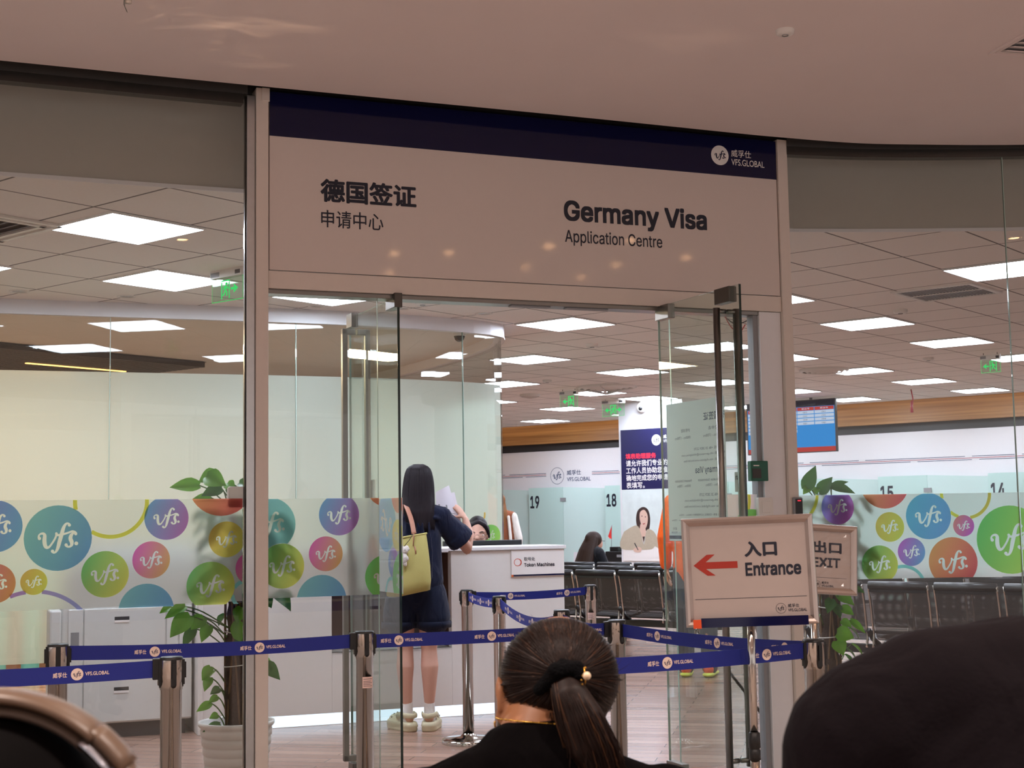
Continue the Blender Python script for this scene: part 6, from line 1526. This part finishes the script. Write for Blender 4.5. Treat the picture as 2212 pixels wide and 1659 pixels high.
for x in (-1, 1): b.limb([(.18 * x - .01, -.05, .885), (.235 * x - .01, .01, .75), (.24 * x - .01, .04, .68)], [.07, .07, .068], None, 14)
b.limb([(-.10, -.115, .925), (-.03, -.12, .944), (.06, -.115, .915)], [.012, .012, .012], None, 8); b.limb([(-.12, -.13, .86), (.02, -.16, .84), (.14, -.13, .87)], [.014, .016, .014], None, 8)
b.build('t_shirt', fp, remesh=.0065, smooth_it=3)
b = MB(cloth('grey_trousers', '#2c2a2e')); b.limb([(0, .0, .49), (0, .08, .49)], [.16, .15], None, 14); [b.limb([(.09 * x, .0, .50), (.11 * x, .40, .49), (.11 * x, .42, .12)], [.105, .08, .06]) for x in (-1, 1)]; b.build('trousers', fp, remesh=.011, smooth_it=2)
for x in (-1, 1): b = MB(M_blk); b.limb([(.11 * x, .37, .05), (.11 * x, .56, .035)], [.045, .035]); b.build('shoe', fp, remesh=.008, smooth_it=1)
# hair: shell over the skull + combed strands running to the ponytail tie
TIE = HC + V((.004, -.104, .012))
HR = (.0905, .112, .088)
def skull(a, e, k=1.0):
    """point of the hair surface; a azimuth (0 right, -90 to the viewer), e elevation"""
    p = V((HR[0] * math.cos(e) * math.cos(a), HR[1] * math.cos(e) * math.sin(a), HR[2] * math.sin(e))) * k
    return HC + Euler((R(-22), 0, R(-6))).to_matrix() @ p
def below_hairline(p):
    q = p - HC
    return (q.y < -.03 and q.z < -.042 - .35 * abs(q.x + .012) + .02 * (q.x > .03)) or (abs(q.x) > .062 and q.z < (-.045 if q.x < 0 else -.070))
b = MB(M_hF); nu, nv = 64, 40; q = []; ok = []
for j in range(nv + 1):
    for i in range(nu):
        p = skull(2 * math.pi * i / nu, math.pi * (j / nv - .5)); q.append(p); ok.append(not below_hairline(p) and (p - HC).y < .055)
b.add(q, [f_ for f_ in [(j * nu + i, j * nu + (i + 1) % nu, (j + 1) * nu + (i + 1) % nu, (j + 1) * nu + i) for j in range(nv) for i in range(nu)] if all(ok[k] for k in f_)], None, True)
hs = b.build('hair', fp)
rr = random.Random(21)
b = MB(M_hF, hairmat('hair_highlight', '#3a2418', '#4c301f', .36), hairmat('hair_grey', '#3d3431', '#4d4441', .4))
n_ok = 0; tries = 0
while n_ok < 2600 and tries < 14000:
    tries += 1
    a = R(rr.uniform(-178, -2)) if rr.random() < .8 else R(rr.uniform(2, 178)); e = math.asin(rr.uniform(-.85, 1))
    p0 = skull(a, e)
    if below_hairline(p0) or (p0 - HC).y > .05: continue
    pts = []
    sag = rr.uniform(-.006, .006); N = 8
    for i in range(N + 1):
        t = i / N; p = p0.lerp(TIE, t) - HC
        Mi = Euler((R(-22), 0, R(-6))).to_matrix(); u_ = Mi.transposed() @ p
        L = math.sqrt((u_.x / HR[0]) ** 2 + (u_.y / HR[1]) ** 2 + (u_.z / HR[2]) ** 2) or 1
        lift = 1.002 + .007 * rr.random() * math.sin(math.pi * t)
        pp_ = HC + Mi @ (u_ / L * lift); pp_ = pp_.lerp(TIE, max(0, (t - .8) / .2) * .3); pts.append(pp_ + V((sag * math.sin(math.pi * t), 0, 0)))
    if any(below_hairline(x) for x in pts[:-3]): continue
    m = None if rr.random() > .10 else (b.mats[1] if rr.random() < .85 else b.mats[2])
    r_ = rr.uniform(.0004, .0008); b.tube(pts, [r_ * .5] + [r_] * (N - 1) + [r_ * .8], m, 4, caps=False); n_ok += 1
for k in range(90):                                    # short stray hairs around the outline and the nape
    a = R(rr.uniform(-178, 0)); e = math.asin(rr.uniform(-.5, .95)); p0 = skull(a, e)
    if (p0 - HC).y > .06: continue
    d = (p0 - HC).normalized(); t = V((rr.uniform(-1, 1), rr.uniform(-1, 1), rr.uniform(-.6, .9))).normalized(); L = rr.uniform(.006, .018)
    if below_hairline(p0): continue
    b.tube([p0, p0 + d * L * .35 + t * L * .5, p0 + d * L * .5 + t * L], [.0004, .0003, .0001], None, 3, caps=False)
for k in range(70):
    x = rr.uniform(-.06, .03); p0 = HC + V((x, -.075 - .02 * (1 - abs(x) / .07), -.040 - .3 * abs(x + .012))); b.tube([p0, p0 + V((rr.uniform(-.004, .006), -.006, -.012)), p0 + V((rr.uniform(-.008, .012), -.004, -.024))], [.0006, .0005, .0001], None, 3, caps=False)
b.build('hair_strands', hs)
b = MB(M_hF); tail = [TIE + V(x) for x in ((0, -.004, 0), (.006, -.022, -.020), (.020, -.030, -.055), (.036, -.030, -.095), (.050, -.026, -.130), (.060, -.020, -.158))]
b.limb(tail, [.020, .026, .034, .036, .028, .012], None, 18, flat=(1, .7), side=(1, 0, 0))
po_ = b.build('ponytail', fp, remesh=.004, smooth_it=3)
b = MB(M_hF, hairmat('hair_highlight', '#3a2418', '#503420', .36))
TP = catmull([tuple(x) for x in tail], 4)
for k in range(800):
    a = rr.uniform(0, 2 * math.pi); f_ = math.sqrt(rr.random()) * 1.06; fly = rr.random() < .12; pts = []; stop = rr.randint(13, len(TP) - 1); dr = rr.uniform(-.010, .012)
    RS = [.020, .0215, .023, .0245, .026, .028, .030, .032, .034, .0345, .035, .0355, .036, .034, .032, .030, .028, .024, .021, .018, .016]
    for i in range(stop + 1):
        p = V(TP[i]); r_ = RS[min(i, 20)] * (f_ + (.25 * i / 20 if fly else 0)); pts.append(p + V((math.cos(a) * r_ + dr * (i / 20) ** 2, math.sin(a) * r_ * .7, -.012 * (i / 20) * rr.random())))
    b.tube(pts[::2] + [pts[-1] + V((dr * .6, 0, -.012))], .0007, None if rr.random() > .18 else b.mats[1], 4, caps=False)
b.build('ponytail_strands', po_)
b = MB(mat('black_velvet', '#08080a', .95, 0, .1, var=.1, bump=.6, bscale=300)); q = []
for i in range(22):
    a = 2 * math.pi * i / 22; q.append(TIE + V((.021 * math.cos(a), -.014 - .006 * math.sin(a * 3), .002 + .016 * math.sin(a))))
b.tube(q, [.0095 + .002 * math.sin(i * 2.4) for i in range(22)], None, 10, closed=True); b.limb([TIE + V((-.038, -.004, -.018)), TIE + V((-.012, -.016, .010)), TIE + V((.018, -.016, .016))], [.010, .013, .010], None, 10); sc_ = b.build('scrunchie', fp, remesh=.003, smooth_it=1)
M_gold = mat('gold', '#d9a84a', .22, 1., var=0)
b = MB(mat('pearl', '#e9cfae', .2, 0, .6, var=0)); b.ell(TIE + V((.031, -.030, .004)), .0062, None, None, 18, 12); b.build('pearl', sc_)
b = MB(M_gold); b.tube([TIE + V((.027, -.028, .016)), TIE + V((.029, -.030, .004)), TIE + V((.028, -.029, -.010))], .0012, None, 6); [b.ell(TIE + V((.026 + .003 * math.cos(k), -.029, .016 - .006 * k)), .0016, None, None, 8, 6) for k in range(5)]; b.build('pin', sc_)
b = MB(M_gold); nk = []
for i in range(40):
    a = R(175 + 190 * i / 39); t = i / 39
    nk.append(V((-.014 + .067 * math.cos(a), -.024 + .063 * math.sin(a), 1.021 + .010 * math.sin(math.pi * t) - .020 * t)))
b.tube(nk, .0011, None, 5)
for i in range(1, 39): b.ell(nk[i], .0017 if i % 2 else .0011, None, None, 8, 6)
b.build('necklace', fp)
b = MB(M_gold); e_ = HC + V((-.092, -.022, -.062)); b.tube([e_ + V((.010 * math.cos(R(a)), -.003, .009 * math.sin(R(a)) - .004)) for a in range(150, 371, 20)], .0016, None, 6); b.build('earring', fp)
def stool(label, x, y, h=.42):
    o = thing('hall_stool', label, 'stool', (x, y, 0)); b = MB(M_blk); b.box(-.2, .2, -.18, .18, h - .05, h); b.build('seat', o, bevel=.015)
    for sx in (-1, 1):
        for sy in (-1, 1): b = MB(M_chr); b.cyl((.16 * sx, .14 * sy, 0), (.16 * sx, .14 * sy, h - .05), .014, None, None, 10); b.build('leg', o)
stool('plain stool under the seated woman with the ponytail', .055, 2.16, .36)

# --- dark hunched back at the right
rp = thing('person', 'hunched person in a dark purple-black shirt filling the lower right corner, seen from behind', 'person', (.50, 1.36, 0))
M_dk = mat('plum_black_jersey', '#0f090d', .9, 0, .1, var=.12, scale=9, bump=.12, bscale=220, fold=.35)
b = MB(skinmat('skin_neck', '#8a5c46')); b.limb([(0, -.02, .55), (0, .0, .78), (.0, .04, 1.0)], [.15, .15, .14], None, 18, flat=(1.15, .8), side=(1, 0, 0)); b.limb([(.0, .06, 1.09), (.03, .17, 1.10)], [.062, .058]); b.ell((.04, .27, 1.03), (.078, .10, .10)); b.ell((.04, .34, .97), (.05, .05, .055)); b.ell((.04, .39, .97), (.012, .016, .018)); [b.ell((.04 + .08 * x, .26, 1.02), (.009, .02, .03)) for x in (-1, 1)]
for x in (-1, 1): b.limb([(.155 * x, .03, 1.05), (.18 * x, .16, .80), (.10 * x, .38, .72)], [.055, .047, .032]); hand(b, orient((.09 * x, .40, .72), (-.3 * x, .9, 0), (0, 0, 1)), 1., (.5, .5, .6, .6), -x); b.limb([(.10 * x, .02, .50), (.13 * x, .44, .50), (.13 * x, .46, .10)], [.10, .072, .046]); b.limb([(.13 * x, .44, .05), (.13 * x, .60, .04)], [.042, .034])
b.build('body', rp, remesh=.01, smooth_it=2)
b = MB(M_dk); b.limb([(0, -.03, .48), (0, -.03, .72), (0, .0, .92), (-.0, .045, 1.055)], [.19, .195, .198, .165], None, 28, flat=(1.18, .80), side=(1, 0, 0)); b.limb([(-.150, .045, 1.085), (-.085, .05, 1.116), (0, .05, 1.126), (.085, .05, 1.116), (.150, .045, 1.085)], [.094, .093, .09, .093, .094], None, 18)
for x in (-1, 1): b.limb([(.160 * x, .04, 1.06), (.180 * x, .14, .82), (.175 * x, .20, .76)], [.086, .076, .07], None, 16)
for z, y, tl in ((1.10, -.045, .015), (1.04, -.125, -.02), (.98, -.155, .02), (.90, -.17, -.015), (.82, -.185, .02)): b.limb([(-.17, y + .075, z - .03), (-.07, y + .012, z + tl), (.05, y + .008, z + .01), (.16, y + .06, z - .02 - tl)], [.010, .016, .015, .010], None, 8)
b.build('shirt', rp, remesh=.009, smooth_it=5)
b = MB(cloth('dark_trousers', '#1d1c22')); b.limb([(0, .0, .47), (0, .08, .47)], [.18, .16], None, 14); [b.limb([(.10 * x, .0, .50), (.13 * x, .44, .50), (.13 * x, .46, .12)], [.115, .088, .066]) for x in (-1, 1)]; b.build('trousers', rp, remesh=.012, smooth_it=2)
for x in (-1, 1): b = MB(M_blk); b.limb([(.13 * x, .41, .05), (.13 * x, .62, .035)], [.05, .04]); b.build('shoe', rp, remesh=.009, smooth_it=1)
b = MB(M_hL2 := hairmat('hunched_hair', '#120d0c', '#221815')); b.ell((.04, .255, 1.045), (.086, .105, .098)); b.build('hair', rp, remesh=.009, smooth_it=2)
stool('plain stool under the hunched person at the right', .50, 1.36, .33)

# --- dark head with beige headphones at the left
lp = thing('person', 'dark-haired person wearing beige headphones, cut by the lower left corner', 'person', (-.362, 1.0, 0))
b = MB(M_skinF); b.ell((0, .02, 1.085), (.072, .092, .104)); b.ell((0, .08, 1.04), (.05, .05, .055)); b.ell((0, .13, 1.06), (.012, .015, .02)); b.limb([(0, 0, 1.03), (0, -.02, .93)], [.052, .056]); b.limb([(0, -.04, .5), (0, -.03, .72), (0, -.03, .88)], [.14, .13, .11], None, 16, flat=(1.15, .75), side=(1, 0, 0)); b.limb([(-.15, -.03, .90), (.15, -.03, .90)], [.048, .048])
for x in (-1, 1): b.ell((.074 * x, .01, 1.065), (.009, .018, .03)); b.limb([(.16 * x, -.03, .89), (.21 * x, .06, .66), (.09 * x, .26, .64)], [.048, .042, .03]); hand(b, orient((.08 * x, .28, .64), (-.3 * x, .9, 0), (0, 0, 1)), .92, (.5, .5, .6, .6), -x); b.limb([(.085 * x, .0, .49), (.10 * x, .40, .48), (.10 * x, .42, .10)], [.085, .062, .04]); b.limb([(.10 * x, .40, .05), (.10 * x, .55, .04)], [.036, .03])
b.build('body', lp, remesh=.009, smooth_it=2)
M_hL = mat('black_hair_soft', '#060404', .8, 0, .05, var=.3, scale=40); b = MB(M_hL); b.ell((0, -.0, 1.092), (.086, .098, .098)); b.limb([(0, -.03, 1.08), (0, -.07, .98), (0, -.085, .86)], [.088, .10, .08], None, 16, flat=(1, .6), side=(1, 0, 0)); hl = b.build('hair', lp, remesh=.008, smooth_it=2)
b = MB(hairmat('amber_streak', '#6a4322', '#a06c34', .35))
rr = random.Random(4)
for k in range(130):
    a = rr.uniform(0, 1); x = .062 + .016 * a; y = -.060 - .03 * rr.random() + .03 * a; pts = []
    for i in range(9): z = 1.150 - .025 * i; pts.append((x + .012 * (1 - ((i - 4) / 5) ** 2) + .005 * math.sin(i * 1.3 + k), y - .012 * i * .3 + .004 * math.sin(i + k * 2), z))
    b.tube(pts, .0016, None, 4, caps=False)
b.build('amber_strands', hl)
b = MB(cloth('dark_top', '#1b181c')); b.limb([(0, -.04, .47), (0, -.035, .72), (0, -.04, .88)], [.165, .155, .13], None, 18, flat=(1.15, .78), side=(1, 0, 0)); b.limb([(-.16, -.03, .90), (0, -.035, .935), (.16, -.03, .90)], [.06, .06, .06]); [b.limb([(.165 * x, -.03, .89), (.215 * x, .05, .68), (.12 * x, .22, .645)], [.062, .055, .042]) for x in (-1, 1)]; b.build('top', lp, remesh=.01, smooth_it=2)
b = MB(cloth('dark_jeans', '#20222c')); b.limb([(0, .0, .48), (0, .08, .48)], [.15, .14], None, 14); [b.limb([(.085 * x, .0, .49), (.10 * x, .40, .48), (.10 * x, .42, .12)], [.10, .078, .06]) for x in (-1, 1)]; b.build('trousers', lp, remesh=.012, smooth_it=2)
for x in (-1, 1): b = MB(M_blk); b.limb([(.10 * x, .37, .05), (.10 * x, .56, .035)], [.045, .035]); b.build('shoe', lp, remesh=.008, smooth_it=1)
stool('plain stool under the person with headphones', -.37, .98, .35)
hp = thing('headphones', 'beige over-ear headphones with silver hinges on the dark head at lower left', 'headphones', (-.362, 1.0, 0))
M_tp = mat('taupe_plastic', '#66503f', .4, var=.03); M_tl2 = mat('taupe_leather', '#4a3a30', .6, var=.05, bump=.15, bscale=300); M_slv = mat('silver_hinge', '#c8ccd6', .2, 1., var=0)
def arcp(a, rx, rz): return V((rx * math.cos(R(a)), -.005, 1.095 + rz * math.sin(R(a))))
SD = dict(side=(0, 1, 0))
b = MB(M_tp); b.tube([arcp(a, .1090, .1085) for a in range(48, 133, 4)], .0135, None, 16, flat=(1.45, .40), **SD); b.build('headband', hp)
b = MB(M_tl2); b.tube([arcp(a, .1000, .0992) for a in range(48, 133, 4)], .013, None, 16, flat=(1.3, .36), **SD); b.build('headband_pad', hp)
for sx in (1, -1):
    A_ = lambda a, rx, rz, y=-.005: V((sx * rx * math.cos(R(a)), y, 1.095 + rz * math.sin(R(a))))
    b = MB(M_tp); b.tube([A_(a, .1125, .1075) for a in (51, 47, 43, 38, 34)], .0125, None, 12, flat=(1.35, .5), **SD); b.build('end_cap', hp)
    b = MB(M_slv); b.tube([A_(a, .1035, .1005, -.012) for a in (51, 47, 43, 39, 36)], .0085, None, 12, flat=(1.5, .55), **SD); b.build('hinge', hp)
    b = MB(M_tp); b.tube([A_(a, .1125, .1040) for a in (38, 30, 22, 14, 6, -2)], .0115, None, 12, flat=(1.1, .42), **SD); b.build('slider_arm', hp)
    b = MB(M_slv); b.tube([A_(a, .1060, .0975, -.012) for a in (40, 30, 20, 10, 0)], .0035, None, 8); b.build('slider_edge', hp)
    b = MB(M_tp); b.cyl((sx * .098, .0, 1.055), (sx * .122, .0, 1.055), .040, .036, None, 28); b.build('ear_cup', hp, bevel=.004)
    b = MB(M_tl2); b.tube([(sx * .092, .034 * math.cos(2 * math.pi * i / 24), 1.055 + .038 * math.sin(2 * math.pi * i / 24)) for i in range(24)], .011, None, 10, closed=True); b.build('ear_cushion', hp)
